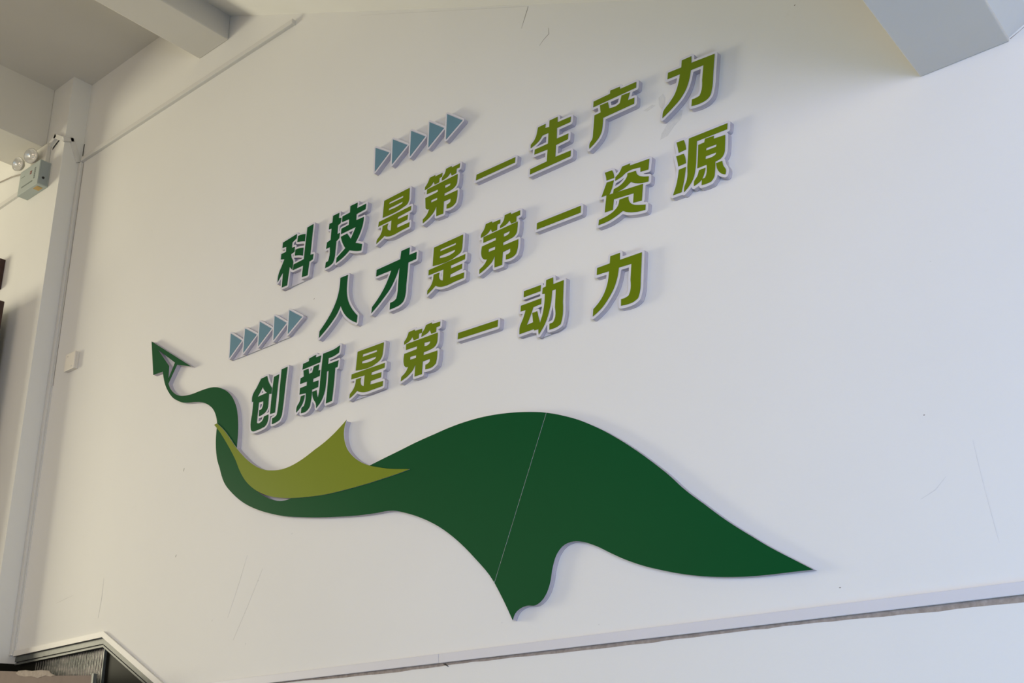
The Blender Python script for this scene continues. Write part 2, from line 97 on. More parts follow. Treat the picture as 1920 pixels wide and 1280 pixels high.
[[[-22219,29936,-22252,29963,-22266,29999,-22248,30179,-22227,30215,-22099,30315,-22044,30383,-21995,30491,-21973,30611,-21979,30618,-22135,30621,-22159,30629,-22183,30648,-22198,30671,-22204,30695,-22193,30911,-22177,30947,-22147,30972,-22111,30981,-22015,30984,-22009,30995,-21943,31679,-21935,31703,-21919,31725,-21895,31741,-21859,31749,-20551,31784,-20515,31777,-20491,31762,-20468,31727,-20464,31691,-20508,31235,-20544,31115,-20568,31067,-20596,31031,-20587,31024,-20467,31027,-20431,31021,-20407,31006,-20389,30983,-20381,30959,-20379,30935,-20409,30731,-20431,30698,-20455,30683,-20529,30671,-20522,30635,-20543,30443,-20563,30407,-20587,30388,-20604,30383,-20515,30378,-20491,30372,-20467,30355,-20447,30323,-20442,30287,-20469,30095,-20474,30071,-20491,30044,-20515,30026,-20551,30017,-20983,30004,-21187,29985,-21283,29981,-21379,29985,-21523,30003,-21619,30027,-21703,30058,-21799,30112,-21811,30112,-21967,30021,-22147,29935,-22183,29927],
[-21552,30479,-21547,30468,-21539,30491,-21530,30599,-21535,30616,-21550,30575,-21559,30527]]]],
['di','olive',[[[-19555,31725,-19290,31732,-19280,31674,-18940,31677,-18953,31542,-19071,31536,-19094,31349,-19303,31339,-19349,31473,-19376,31446,-19404,31419,-19434,31395,-19466,31373,-19496,31357,-19529,31343,-19562,31331,-19595,31321,-19641,31312,-19687,31306,-19734,31303,-19781,31302,-19779,31328,-19777,31355,-19772,31381,-19764,31406,-19739,31448,-19702,31483,-19664,31517,-19631,31556,-19608,31596,-19588,31638,-19571,31681]],
[[-18749,31761,-18500,31766,-18489,31700,-18118,31703,-18131,31543,-18276,31536,-18292,31361,-18502,31361,-18565,31505,-18592,31480,-18620,31457,-18648,31436,-18679,31418,-18706,31407,-18734,31399,-18763,31392,-18791,31386,-18834,31377,-18878,31370,-18921,31364,-18965,31359,-18956,31446,-18916,31475,-18877,31505,-18842,31538,-18812,31576,-18789,31619,-18772,31664,-18760,31712]],
[[-19667,31286,-18235,31340,-18238,31282,-18243,31223,-18249,31165,-18259,31108,-18266,31068,-18273,31029,-18283,30990,-18301,30955,-18321,30930,-18345,30908,-18372,30888,-18400,30871,-18445,30853,-18493,30843,-18543,30838,-18592,30832,-18658,30823,-18723,30815,-18789,30810,-18855,30804,-18859,30698,-18238,30707,-18244,30623,-18251,30540,-18264,30459,-18285,30379,-18298,30342,-18313,30306,-18329,30270,-18345,30235,-18375,30217,-18406,30200,-18437,30184,-18470,30171,-18542,30155,-18616,30152,-18692,30157,-18769,30167,-18754,30333,-18729,30331,-18703,30330,-18678,30331,-18653,30336,-18627,30346,-18602,30359,-18578,30374,-18573,30491,-18881,30467,-18930,30032,-19242,30041,-19219,30463,-19243,30415,-19268,30369,-19297,30325,-19331,30286,-19370,30253,-19413,30225,-19457,30200,-19502,30176,-19593,30131,-19687,30092,-19782,30058,-19879,30026,-19869,30178,-19807,30204,-19747,30232,-19690,30265,-19639,30306,-19610,30336,-19584,30369,-19560,30404,-19537,30439,-19562,30442,-19587,30446,-19611,30452,-19635,30460,-19658,30473,-19680,30488,-19700,30505,-19718,30525,-19734,30548,-19746,30573,-19757,30599,-19766,30626,-19781,30709,-19778,30794,-19762,30881,-19739,30969,-19154,30994,-19151,31090,-19679,31082],
[-18816,31104,-18562,31116,-18589,31047,-18615,31033,-18641,31020,-18668,31010,-18706,31002,-18745,30999,-18785,31000,-18825,31003],
[-19461,30775,-19184,30775,-19198,30672,-19473,30675]]],
[[[-19916,29949,-19948,29977,-19963,30013,-19954,30181,-19945,30217,-19916,30249,-19784,30309,-19736,30337,-19681,30385,-19759,30445,-19807,30505,-19847,30601,-19863,30685,-19862,30805,-19823,30985,-19806,31021,-19760,31057,-19764,31081,-19757,31213,-19820,31226,-19844,31244,-19856,31261,-19866,31297,-19860,31369,-19853,31405,-19835,31453,-19805,31501,-19699,31609,-19668,31669,-19630,31765,-19616,31784,-19592,31802,-19568,31809,-19280,31816,-19240,31801,-19208,31761,-18920,31760,-18883,31741,-18860,31706,-18848,31712,-18824,31802,-18805,31825,-18776,31842,-18500,31851,-18476,31847,-18452,31836,-18429,31813,-18416,31787,-18116,31788,-18080,31779,-18056,31760,-18037,31729,-18033,31705,-18052,31513,-18068,31486,-18092,31468,-18116,31459,-18188,31455,-18195,31453,-18199,31441,-18199,31417,-18164,31386,-18150,31345,-18165,31153,-18190,31009,-18204,30961,-18227,30913,-18260,30871,-18320,30821,-18366,30793,-18212,30787,-18176,30764,-18162,30745,-18155,30721,-18166,30541,-18183,30433,-18219,30313,-18266,30205,-18284,30176,-18332,30144,-18404,30106,-18452,30088,-18536,30070,-18620,30067,-18776,30082,-18800,30088,-18836,30110,-18848,30013,-18857,29989,-18884,29961,-18908,29950,-18932,29947,-19244,29956,-19280,29965,-19308,29989,-19325,30025,-19320,30169,-19328,30179,-19471,30097,-19652,30015,-19856,29944,-19892,29942]]]],
['yi','olive',[[[-17472,31002,-15784,30987,-15814,30757,-17498,30782]]],
[[[-16623,30684,-17523,30701,-17547,30713,-17567,30732,-17579,30756,-17583,30780,-17552,31032,-17523,31070,-17499,31083,-17475,31087,-15759,31068,-15735,31056,-15712,31032,-15702,31008,-15699,30984,-15732,30732,-15755,30696,-15783,30678,-15819,30672]]]],
['zi','olive',[[[-14844,31763,-14579,31744,-14568,31715,-14557,31687,-14548,31658,-14540,31628,-14532,31587,-14528,31545,-14526,31503,-14525,31461,-14806,31476,-14806,31510,-14807,31543,-14809,31577,-14812,31610,-14818,31649,-14825,31687,-14834,31725]],
[[-14799,31408,-14548,31385,-14565,31329,-14583,31275,-14603,31220,-14625,31167,-14649,31119,-14676,31072,-14703,31026,-14732,30980,-15025,30991]],
[[-14221,31723,-13937,31721,-13962,31653,-13277,31608,-13344,31269,-13613,31299,-13600,31446,-13727,31473,-13854,31492,-13979,31495,-14100,31473,-14144,31456,-14187,31434,-14229,31412,-14273,31394,-14329,31378,-14386,31366,-14444,31356,-14503,31348,-14481,31466,-14441,31488,-14401,31511,-14364,31537,-14330,31566,-14298,31602,-14270,31640,-14245,31681]],
[[-14057,31426,-13760,31393,-13759,31364,-13757,31337,-13751,31309,-13739,31279,-13722,31251,-13702,31225,-13680,31201,-13651,31175,-13618,31153,-13584,31133,-13549,31115,-13501,31092,-13451,31073,-13401,31057,-13350,31041,-13376,30881,-13424,30886,-13473,30892,-13521,30899,-13568,30908,-13614,30919,-13659,30932,-13704,30947,-13748,30964,-13782,30979,-13816,30995,-13849,31013,-13881,31033,-13904,31048,-13925,31065,-13947,31083,-13968,31101,-14010,31076,-14052,31052,-14096,31030,-14140,31010,-14193,30992,-14247,30978,-14302,30967,-14357,30959,-14419,30955,-14481,30956,-14544,30960,-14606,30965,-14572,31089,-14507,31095,-14442,31104,-14379,31117,-14318,31138,-14271,31160,-14225,31186,-14182,31216,-14143,31251,-14124,31271,-14106,31292,-14090,31314,-14077,31338,-14067,31366,-14061,31396]],
[[-14845,30978,-13565,30873,-13654,30351,-13950,30386,-13900,30691,-14600,30751,-14662,30420,-14948,30437]],
[[-14405,30668,-14089,30652,-14092,30621,-14094,30590,-14093,30559,-14088,30528,-14079,30495,-14066,30464,-14049,30433,-14029,30405,-14006,30378,-13980,30354,-13951,30333,-13922,30313,-13885,30292,-13846,30275,-13807,30260,-13767,30245,-13711,30225,-13653,30207,-13596,30190,-13538,30174,-13567,30009,-13622,30014,-13677,30020,-13732,30027,-13786,30036,-13843,30047,-13899,30060,-13955,30076,-14011,30093,-14057,30110,-14102,30127,-14146,30147,-14190,30169,-14224,30190,-14257,30212,-14290,30235,-14322,30259,-14370,30240,-14418,30221,-14467,30203,-14516,30186,-14582,30166,-14648,30147,-14715,30130,-14782,30117,-14886,30104,-14991,30099,-15097,30099,-15202,30102,-15171,30264,-15099,30268,-15028,30273,-14958,30280,-14887,30290,-14825,30302,-14763,30315,-14702,30333,-14644,30357,-14599,30381,-14555,30408,-14515,30439,-14480,30475,-14453,30519,-14433,30566,-14418,30616]]],
[[[-13679,29934,-13859,29964,-14039,30013,-14183,30070,-14339,30160,-14483,30108,-14627,30064,-14771,30032,-14879,30019,-14999,30014,-15215,30018,-15249,30032,-15273,30056,-15284,30080,-15286,30116,-15253,30284,-15235,30320,-15215,30337,-15191,30347,-15011,30360,-14996,30368,-15023,30399,-15033,30440,-14947,30896,-14963,30903,-15035,30906,-15071,30919,-15103,30956,-15110,30992,-15102,31028,-14881,31436,-14890,31472,-14897,31604,-14929,31760,-14922,31796,-14891,31833,-14867,31845,-14843,31848,-14567,31828,-14541,31820,-14511,31796,-14498,31772,-14465,31676,-14447,31591,-14435,31591,-14417,31604,-14367,31652,-14279,31785,-14255,31801,-14219,31808,-13919,31805,-13879,31784,-13847,31731,-13271,31693,-13235,31682,-13204,31652,-13195,31628,-13194,31592,-13260,31256,-13275,31220,-13301,31196,-13331,31185,-13499,31201,-13520,31196,-13463,31169,-13302,31112,-13272,31076,-13265,31052,-13266,31028,-13294,30860,-13314,30824,-13343,30803,-13367,30797,-13475,30807,-13487,30806,-13491,30800,-13571,30332,-13581,30308,-13602,30284,-13496,30248,-13470,30224,-13457,30200,-13454,30164,-13487,29980,-13511,29945,-13547,29926,-13571,29924],
[-14547,30536,-14531,30554,-14518,30584,-14496,30656,-14519,30659,-14531,30656,-14551,30548],
[-14525,31184,-14519,31179,-14459,31187,-14351,31216,-14267,31260,-14231,31285,-14187,31328,-14195,31334,-14243,31314,-14315,31294,-14495,31262]]]],
['yuan','olive',[[[-12342,31759,-12101,31744,-12091,31703,-12082,31663,-12073,31622,-12067,31581,-12063,31539,-12061,31497,-12060,31455,-12060,31412,-12306,31398,-12309,31441,-12312,31484,-12315,31527,-12319,31570,-12324,31617,-12329,31664,-12335,31711]],
[[-12399,31318,-12148,31303,-12137,31265,-12128,31228,-12119,31190,-12113,31152,-12110,31108,-12109,31064,-12111,31020,-12113,30976,-12363,30972,-12365,31015,-12368,31058,-12371,31100,-12375,31143,-12380,31187,-12386,31231,-12393,31274]],
[[-12358,30858,-12126,30857,-12149,30760,-12173,30664,-12198,30568,-12225,30473,-12254,30384,-12284,30295,-12316,30206,-12348,30118,-12626,30126,-12584,30207,-12543,30289,-12505,30371,-12471,30455,-12437,30554,-12408,30654,-12382,30756]],
[[-11936,31720,-10699,31693,-10734,31510,-11695,31529,-11773,31033,-11785,30946,-11798,30859,-11814,30772,-11835,30686,-11854,30613,-11875,30541,-11901,30470,-11934,30403,-11966,30356,-12001,30312,-12039,30270,-12079,30231,-12124,30191,-12171,30155,-12221,30121,-12271,30088,-12266,30126,-12261,30164,-12253,30201,-12243,30238,-12224,30285,-12198,30330,-12172,30374,-12150,30420,-12119,30520,-12100,30623,-12090,30728,-12082,30834,-12007,31272]],
[[-11665,31391,-11471,31392,-11436,31499,-11156,31477,-11173,31386,-10812,31358,-10822,31273,-10833,31188,-10845,31104,-10860,31019,-10868,30966,-10876,30912,-10887,30859,-10907,30809,-10924,30781,-10944,30754,-10965,30729,-10990,30707,-11038,30680,-11091,30665,-11148,30658,-11207,30655,-11216,30580,-11226,30505,-11238,30431,-11253,30358,-11261,30316,-11270,30273,-11281,30232,-11299,30194,-11321,30164,-11347,30138,-11376,30113,-11407,30090,-11443,30086,-11480,30083,-11516,30080,-11553,30080,-11591,30081,-11628,30084,-11666,30089,-11704,30094,-11672,30280,-11574,30282,-11561,30305,-11547,30328,-11535,30352,-11523,30376,-11501,30446,-11488,30518,-11483,30593,-11481,30669,-11780,30669,-11764,30754,-11748,30839,-11733,30925,-11719,31011,-11704,31105,-11690,31200,-11677,31296],
[-11430,31188,-11106,31175,-11127,31106,-11450,31112],
[-11477,30938,-11142,30927,-11171,30870,-11194,30861,-11217,30853,-11241,30846,-11303,30836,-11366,30837,-11429,30844,-11493,30854]],
[[-11732,30587,-11524,30587,-11536,30545,-11549,30503,-11564,30462,-11581,30422,-11603,30378,-11628,30335,-11656,30295,-11690,30259,-11744,30221,-11805,30194,-11871,30173,-11939,30157,-11938,30195,-11935,30233,-11928,30269,-11916,30304,-11893,30336,-11864,30364,-11834,30391,-11807,30421,-11784,30460,-11765,30501,-11748,30544]],
[[-11188,30594,-10997,30591,-10995,30550,-10992,30509,-10987,30468,-10979,30428,-10965,30391,-10946,30354,-10929,30318,-10921,30279,-10922,30244,-10929,30210,-10940,30175,-10953,30141,-10984,30157,-11015,30174,-11044,30194,-11071,30216,-11104,30254,-11132,30298,-11154,30344,-11171,30393,-11182,30442,-11187,30492,-11188,30543]]],
[[[-12291,30005,-12315,30015,-12339,30033,-12651,30045,-12675,30057,-12696,30079,-12708,30103,-12711,30127,-12703,30163,-12618,30331,-12550,30487,-12517,30583,-12440,30883,-12428,30907,-12448,30967,-12460,31135,-12484,31315,-12478,31351,-12459,31379,-12435,31395,-12399,31404,-12392,31411,-12404,31567,-12427,31759,-12419,31795,-12402,31819,-12375,31837,-12339,31844,-12087,31828,-12063,31820,-12039,31802,-12025,31783,-12015,31751,-12004,31771,-11979,31793,-11955,31803,-11931,31805,-10695,31777,-10671,31773,-10645,31759,-10619,31723,-10614,31687,-10654,31483,-10671,31453,-10694,31435,-10719,31426,-10758,31423,-10732,31387,-10728,31351,-10760,31099,-10806,30835,-10830,30775,-10851,30738,-10876,30703,-10930,30643,-10914,30607,-10907,30511,-10897,30451,-10848,30343,-10836,30283,-10838,30235,-10847,30187,-10872,30115,-10887,30087,-10911,30067,-10935,30058,-10971,30058,-10994,30067,-11103,30132,-11137,30163,-11187,30226,-11199,30211,-11226,30151,-11259,30106,-11355,30022,-11391,30006,-11559,29995,-11727,30012,-11751,30023,-11772,30043,-11784,30067,-11790,30103,-11799,30107,-11919,30074,-11955,30074,-11979,30082,-12004,30103,-12018,30127,-12027,30163,-12123,30085,-12231,30013,-12255,30004]]]],
['chuang','dark',[[[-30768,29192,-30419,29218,-30397,29153,-30375,29089,-30349,29027,-30320,28965,-30271,28883,-30215,28804,-30154,28729,-30090,28655,-30109,28423,-30250,28457,-30251,28395,-30252,28333,-30254,28271,-30256,28209,-30257,28130,-30256,28050,-30263,27973,-30288,27902,-30309,27868,-30334,27836,-30362,27808,-30393,27783,-30427,27763,-30465,27748,-30503,27737,-30542,27726,-30598,27713,-30655,27705,-30713,27699,-30771,27695,-30766,27941,-30638,27945,-30619,27966,-30602,27988,-30586,28012,-30565,28064,-30556,28121,-30556,28181,-30560,28242,-30821,28252,-30875,27476,-30859,27463,-30843,27450,-30825,27439,-30775,27421,-30720,27418,-30665,27426,-30613,27443,-30586,27456,-30560,27471,-30536,27490,-30515,27512,-30500,27536,-30490,27562,-30482,27590,-30475,27619,-30221,27646,-30215,27575,-30214,27504,-30222,27436,-30243,27372,-30263,27335,-30287,27299,-30315,27267,-30346,27240,-30397,27215,-30454,27201,-30513,27194,-30571,27187,-30657,27175,-30743,27168,-30830,27165,-30917,27165,-30956,27164,-30996,27163,-31035,27165,-31073,27174,-31102,27186,-31130,27202,-31156,27221,-31177,27244,-31192,27269,-31201,27298,-31208,27327,-31215,27357,-31233,27483,-31228,27612,-31207,27743,-31178,27874,-31154,28372,-31232,28369,-31239,28426,-31243,28481,-31242,28537,-31234,28591,-31200,28672,-31149,28744,-31085,28810,-31015,28872],
[-30646,28829,-30614,28779,-30581,28730,-30545,28683,-30505,28639,-30474,28610,-30441,28583,-30407,28557,-30372,28532,-30922,28502,-30885,28539,-30849,28576,-30813,28614,-30779,28654,-30744,28696,-30711,28740,-30678,28784]],
[[-30009,29073,-29717,29104,-29847,27630,-30121,27634,-30112,27819,-30103,28005,-30092,28190,-30079,28376,-30064,28550,-30047,28724,-30028,28899]],
[[-29585,29261,-29258,29281,-29344,28404,-29357,28214,-29372,28023,-29392,27834,-29417,27645,-29424,27589,-29430,27532,-29439,27476,-29457,27423,-29477,27385,-29501,27348,-29529,27314,-29557,27280,-29603,27266,-29648,27253,-29694,27242,-29741,27232,-29801,27223,-29861,27217,-29922,27213,-29983,27210,-29983,27436,-29945,27439,-29907,27442,-29870,27448,-29834,27459,-29807,27470,-29782,27483,-29757,27497,-29733,27513,-29724,27549,-29715,27586,-29707,27623,-29699,27660,-29670,27849,-29654,28041,-29648,28233,-29646,28427]]],
[[[-31076,27087,-31124,27103,-31172,27128,-31217,27162,-31249,27198,-31269,27234,-31285,27282,-31299,27342,-31318,27474,-31311,27630,-31289,27762,-31263,27882,-31243,28278,-31292,28309,-31312,28338,-31324,28422,-31327,28542,-31315,28614,-31280,28701,-31217,28794,-31076,28932,-30830,29250,-30788,29274,-30416,29303,-30392,29299,-30368,29286,-30340,29250,-30294,29118,-30247,29010,-30198,28926,-30128,28833,-30118,28854,-30091,29094,-30072,29130,-30044,29150,-30020,29157,-29732,29188,-29684,29182,-29676,29190,-29669,29274,-29661,29298,-29636,29328,-29600,29344,-29252,29366,-29228,29361,-29204,29347,-29178,29310,-29173,29274,-29259,28398,-29288,28014,-29307,27822,-29358,27450,-29378,27390,-29403,27342,-29464,27258,-29516,27205,-29672,27160,-29852,27132,-29984,27125,-30020,27133,-30054,27162,-30067,27198,-30068,27438,-30064,27462,-30044,27495,-30008,27517,-29879,27534,-29888,27543,-29912,27545,-30128,27547,-30140,27414,-30164,27342,-30188,27294,-30221,27246,-30260,27202,-30296,27171,-30356,27140,-30440,27117,-30740,27083,-30992,27078],
[-30772,27510,-30728,27503,-30692,27508,-30620,27534,-30596,27550,-30579,27570,-30560,27630,-30776,27611,-30781,27606,-30787,27522],
[-30328,27726,-30320,27721,-30212,27731,-30201,27738,-30195,27870,-30200,27895,-30208,27870,-30247,27810,-30276,27774],
[-30751,28038,-30740,28027,-30680,28029,-30671,28038,-30648,28086,-30641,28134,-30644,28160,-30740,28161],
[-30710,28602,-30608,28605,-30597,28614,-30644,28673,-30656,28671]]]],
['xin','dark',[[[-28057,29285,-27687,29333,-27692,29231,-27406,29231,-27446,28979,-28400,28940,-28377,29161,-28061,29182]],
[[-28342,28891,-28069,28893,-28031,28681,-27859,28688,-27781,28900,-27496,28915,-27530,28679,-27430,28679,-27447,28453,-27790,28426,-27801,28301,-27498,28296,-27509,28045,-27828,28023,-27831,27918,-27837,27813,-27848,27710,-27867,27607,-27880,27546,-27892,27484,-27911,27425,-27943,27374,-27972,27345,-28006,27320,-28042,27298,-28079,27280,-28151,27259,-28227,27252,-28304,27255,-28383,27263,-28360,27460,-28237,27506,-28224,27532,-28211,27557,-28200,27583,-28189,27609,-28166,27696,-28156,27785,-28155,27877,-28158,27969,-28504,28003,-28490,28244,-28128,28256,-28120,28408,-28501,28406,-28479,28628,-28309,28649]],
[[-28425,27915,-28209,27923,-28219,27867,-28231,27811,-28247,27756,-28267,27704,-28288,27663,-28311,27623,-28337,27586,-28366,27550,-28425,27489,-28493,27438,-28566,27392,-28642,27349,-28644,27403,-28642,27457,-28635,27509,-28620,27559,-28592,27602,-28555,27640,-28516,27676,-28485,27718,-28464,27764,-28448,27813,-28436,27864]],
[[-27302,29270,-27227,29269,-27151,29269,-27076,29269,-27001,29271,-26922,29272,-26844,29274,-26765,29278,-26687,29287,-26619,29300,-26552,29316,-26485,29335,-26419,29354,-26463,29085,-26524,29067,-26585,29050,-26647,29036,-26710,29024,-26783,29017,-26857,29014,-26932,29013,-27006,29015,-27020,28788,-26474,28796,-26516,28554,-26636,28547,-26644,28396,-26654,28244,-26664,28093,-26678,27942,-26694,27791,-26712,27640,-26732,27490,-26753,27339,-27062,27319,-27048,27458,-27034,27597,-27021,27736,-27010,27875,-26998,28038,-26989,28201,-26980,28363,-26972,28526,-27070,28521,-27073,28421,-27076,28321,-27082,28221,-27092,28122,-27102,28030,-27112,27939,-27128,27848,-27154,27760,-27182,27690,-27215,27622,-27253,27556,-27297,27495,-27356,27431,-27422,27374,-27492,27322,-27565,27272,-27569,27315,-27573,27358,-27581,27400,-27592,27441,-27620,27493,-27656,27540,-27695,27587,-27727,27637,-27746,27674,-27763,27712,-27777,27751,-27789,27790,-27797,27826,-27802,27862,-27805,27898,-27808,27934,-27585,27947,-27578,27906,-27571,27865,-27562,27823,-27551,27783,-27540,27744,-27526,27706,-27512,27669,-27497,27631,-27481,27687,-27466,27743,-27451,27799,-27439,27856,-27425,27948,-27416,28040,-27410,28133,-27406,28227,-27356,28749]]],
[[[-28393,27179,-28429,27191,-28460,27227,-28468,27263,-28459,27347,-28465,27355,-28609,27271,-28633,27264,-28657,27265,-28693,27281,-28718,27311,-28726,27335,-28729,27395,-28720,27515,-28700,27587,-28657,27657,-28582,27731,-28556,27767,-28529,27839,-28513,27911,-28568,27947,-28582,27971,-28588,27995,-28574,28259,-28558,28295,-28529,28319,-28573,28361,-28585,28391,-28585,28415,-28562,28643,-28554,28667,-28537,28690,-28513,28706,-28417,28721,-28406,28727,-28422,28847,-28427,28859,-28465,28885,-28478,28907,-28484,28931,-28462,29171,-28455,29195,-28439,29219,-28417,29237,-28393,29245,-28153,29261,-28143,29267,-28140,29303,-28129,29330,-28109,29351,-28081,29366,-27697,29418,-27661,29414,-27625,29391,-27608,29363,-27601,29318,-27385,29313,-27373,29317,-27349,29341,-27313,29354,-27073,29354,-26773,29363,-26641,29382,-26425,29439,-26389,29434,-26365,29420,-26340,29387,-26334,29351,-26380,29063,-26401,29027,-26437,29004,-26629,28953,-26773,28932,-26917,28929,-26927,28919,-26929,28883,-26917,28875,-26461,28880,-26437,28872,-26413,28854,-26391,28811,-26392,28775,-26437,28522,-26450,28499,-26473,28480,-26497,28471,-26545,28467,-26554,28463,-26556,28451,-26579,28091,-26609,27779,-26669,27323,-26689,27283,-26713,27264,-26749,27254,-27061,27234,-27085,27237,-27113,27251,-27141,27287,-27147,27323,-27121,27620,-27127,27599,-27187,27503,-27230,27443,-27296,27371,-27433,27260,-27541,27191,-27577,27188,-27601,27195,-27638,27227,-27648,27251,-27658,27347,-27671,27407,-27697,27454,-27781,27563,-27793,27547,-27809,27467,-27837,27383,-27877,27320,-27913,27284,-27961,27247,-28045,27203,-28141,27175,-28225,27167],
[-27962,28775,-27949,28769,-27925,28770,-27918,28775,-27887,28859,-27883,28871,-27889,28876,-27975,28871,-27977,28859]]]],
['shi','olive',[[[-25498,28851,-24211,28849,-24217,28768,-24224,28687,-24233,28606,-24247,28526,-24254,28485,-24261,28444,-24271,28403,-24286,28365,-24302,28336,-24322,28308,-24343,28282,-24368,28259,-24400,28237,-24434,28219,-24471,28204,-24507,28189,-24760,28118,-25026,28102,-25299,28125,-25577,28166],
[-25230,28679,-24532,28658,-24545,28590,-25244,28588],
[-25263,28430,-24575,28422,-24596,28363,-24624,28354,-24652,28346,-24681,28339,-24826,28316,-24975,28315,-25124,28329,-25275,28350]],
[[-25770,28079,-24149,28077,-24165,27907,-24783,27895,-24795,27795,-24310,27780,-24326,27601,-24818,27589,-24843,27468,-24226,27443,-24244,27265,-24368,27261,-24492,27257,-24615,27254,-24739,27252,-24831,27250,-24924,27246,-25016,27246,-25107,27255,-25151,27263,-25195,27273,-25238,27284,-25280,27298,-25314,27310,-25347,27323,-25380,27338,-25411,27355,-25435,27371,-25457,27387,-25479,27404,-25515,27380,-25552,27357,-25589,27334,-25627,27313,-25682,27284,-25739,27259,-25797,27235,-25856,27213,-25841,27365,-25796,27394,-25754,27425,-25713,27458,-25676,27496,-25647,27532,-25621,27570,-25599,27611,-25580,27654,-25567,27697,-25558,27742,-25553,27788,-25549,27835,-25291,27837,-25303,27802,-25313,27767,-25320,27731,-25321,27695,-25318,27665,-25312,27636,-25303,27607,-25289,27580,-25263,27550,-25231,27526,-25195,27506,-25157,27488,-25120,27875,-25787,27895]]],
[[[-25893,27136,-25925,27164,-25940,27200,-25921,27392,-25898,27428,-25773,27519,-25713,27587,-25662,27680,-25648,27728,-25637,27800,-25653,27806,-25809,27813,-25833,27824,-25857,27848,-25869,27872,-25872,27896,-25853,28100,-25833,28137,-25797,28160,-25677,28164,-25662,28172,-25581,28868,-25572,28892,-25557,28912,-25533,28928,-25497,28936,-24213,28934,-24177,28927,-24153,28911,-24131,28880,-24126,28844,-24149,28592,-24187,28388,-24209,28328,-24255,28256,-24309,28198,-24344,28172,-24333,28163,-24321,28162,-24129,28159,-24087,28136,-24071,28112,-24064,28088,-24081,27896,-24093,27863,-24117,27838,-24141,27826,-24225,27820,-24231,27812,-24225,27776,-24243,27584,-24252,27560,-24271,27536,-24261,27529,-24213,27527,-24189,27519,-24163,27500,-24143,27464,-24141,27440,-24161,27248,-24170,27224,-24189,27201,-24213,27187,-24237,27181,-24921,27161,-25029,27162,-25125,27172,-25269,27205,-25377,27243,-25485,27299,-25593,27234,-25761,27159,-25845,27128,-25869,27129],
[-25234,27680,-25233,27671,-25228,27680,-25221,27714,-25216,27764,-25221,27781,-25234,27728]]]],
['di','olive',[[[-23032,28884,-22755,28900,-22743,28847,-22411,28837,-22428,28688,-22562,28693,-22576,28532,-22796,28522,-22863,28666,-22886,28639,-22910,28613,-22936,28590,-22964,28570,-22991,28555,-23020,28542,-23049,28532,-23079,28523,-23120,28512,-23161,28503,-23203,28496,-23245,28490,-23240,28590,-23205,28622,-23170,28654,-23138,28688,-23110,28724,-23087,28762,-23067,28802,-23049,28843]],
[[-22234,28914,-21980,28930,-21975,28872,-21598,28851,-21619,28701,-21772,28701,-21787,28538,-22002,28533,-22066,28696,-22085,28675,-22105,28654,-22127,28636,-22150,28620,-22177,28608,-22205,28599,-22234,28592,-22263,28585,-22309,28574,-22355,28564,-22401,28556,-22448,28548,-22443,28578,-22438,28607,-22430,28636,-22419,28663,-22396,28698,-22365,28728,-22334,28756,-22305,28788,-22286,28818,-22268,28850,-22251,28882]],
[[-23146,28480,-21712,28494,-21714,28442,-21716,28391,-21721,28339,-21727,28288,-21733,28245,-21739,28202,-21749,28160,-21767,28122,-21789,28095,-21815,28070,-21843,28049,-21873,28031,-21919,28011,-21968,27999,-22018,27992,-22068,27985,-22137,27977,-22205,27973,-22274,27972,-22343,27972,-22354,27869,-21736,27867,-21739,27804,-21744,27741,-21750,27678,-21760,27616,-21770,27569,-21782,27524,-21794,27478,-21808,27433,-21842,27412,-21875,27393,-21910,27375,-21946,27360,-22025,27341,-22107,27336,-22190,27340,-22274,27348,-22265,27510,-22237,27511,-22208,27513,-22181,27517,-22154,27524,-22126,27537,-22101,27552,-22075,27569,-22061,27664,-22386,27652,-22428,27225,-22757,27222,-22716,27652,-22741,27607,-22767,27563,-22796,27521,-22829,27483,-22862,27452,-22897,27425,-22934,27400,-22971,27376,-23069,27323,-23171,27282,-23278,27248,-23387,27217,-23359,27365,-23296,27397,-23235,27431,-23179,27470,-23130,27517,-23105,27548,-23084,27581,-23064,27615,-23045,27650,-23071,27647,-23096,27646,-23121,27647,-23145,27654,-23173,27670,-23197,27692,-23218,27718,-23231,27741,-23240,27765,-23247,27791,-23253,27817,-23265,27899,-23262,27982,-23248,28066,-23230,28151,-22655,28169,-22641,28265,-23156,28273],
[-22312,28297,-22039,28276,-22050,28250,-22064,28226,-22081,28206,-22103,28192,-22127,28182,-22152,28174,-22193,28167,-22235,28166,-22277,28170,-22320,28177],
[-22960,27973,-22680,27959,-22688,27866,-22966,27869]]],
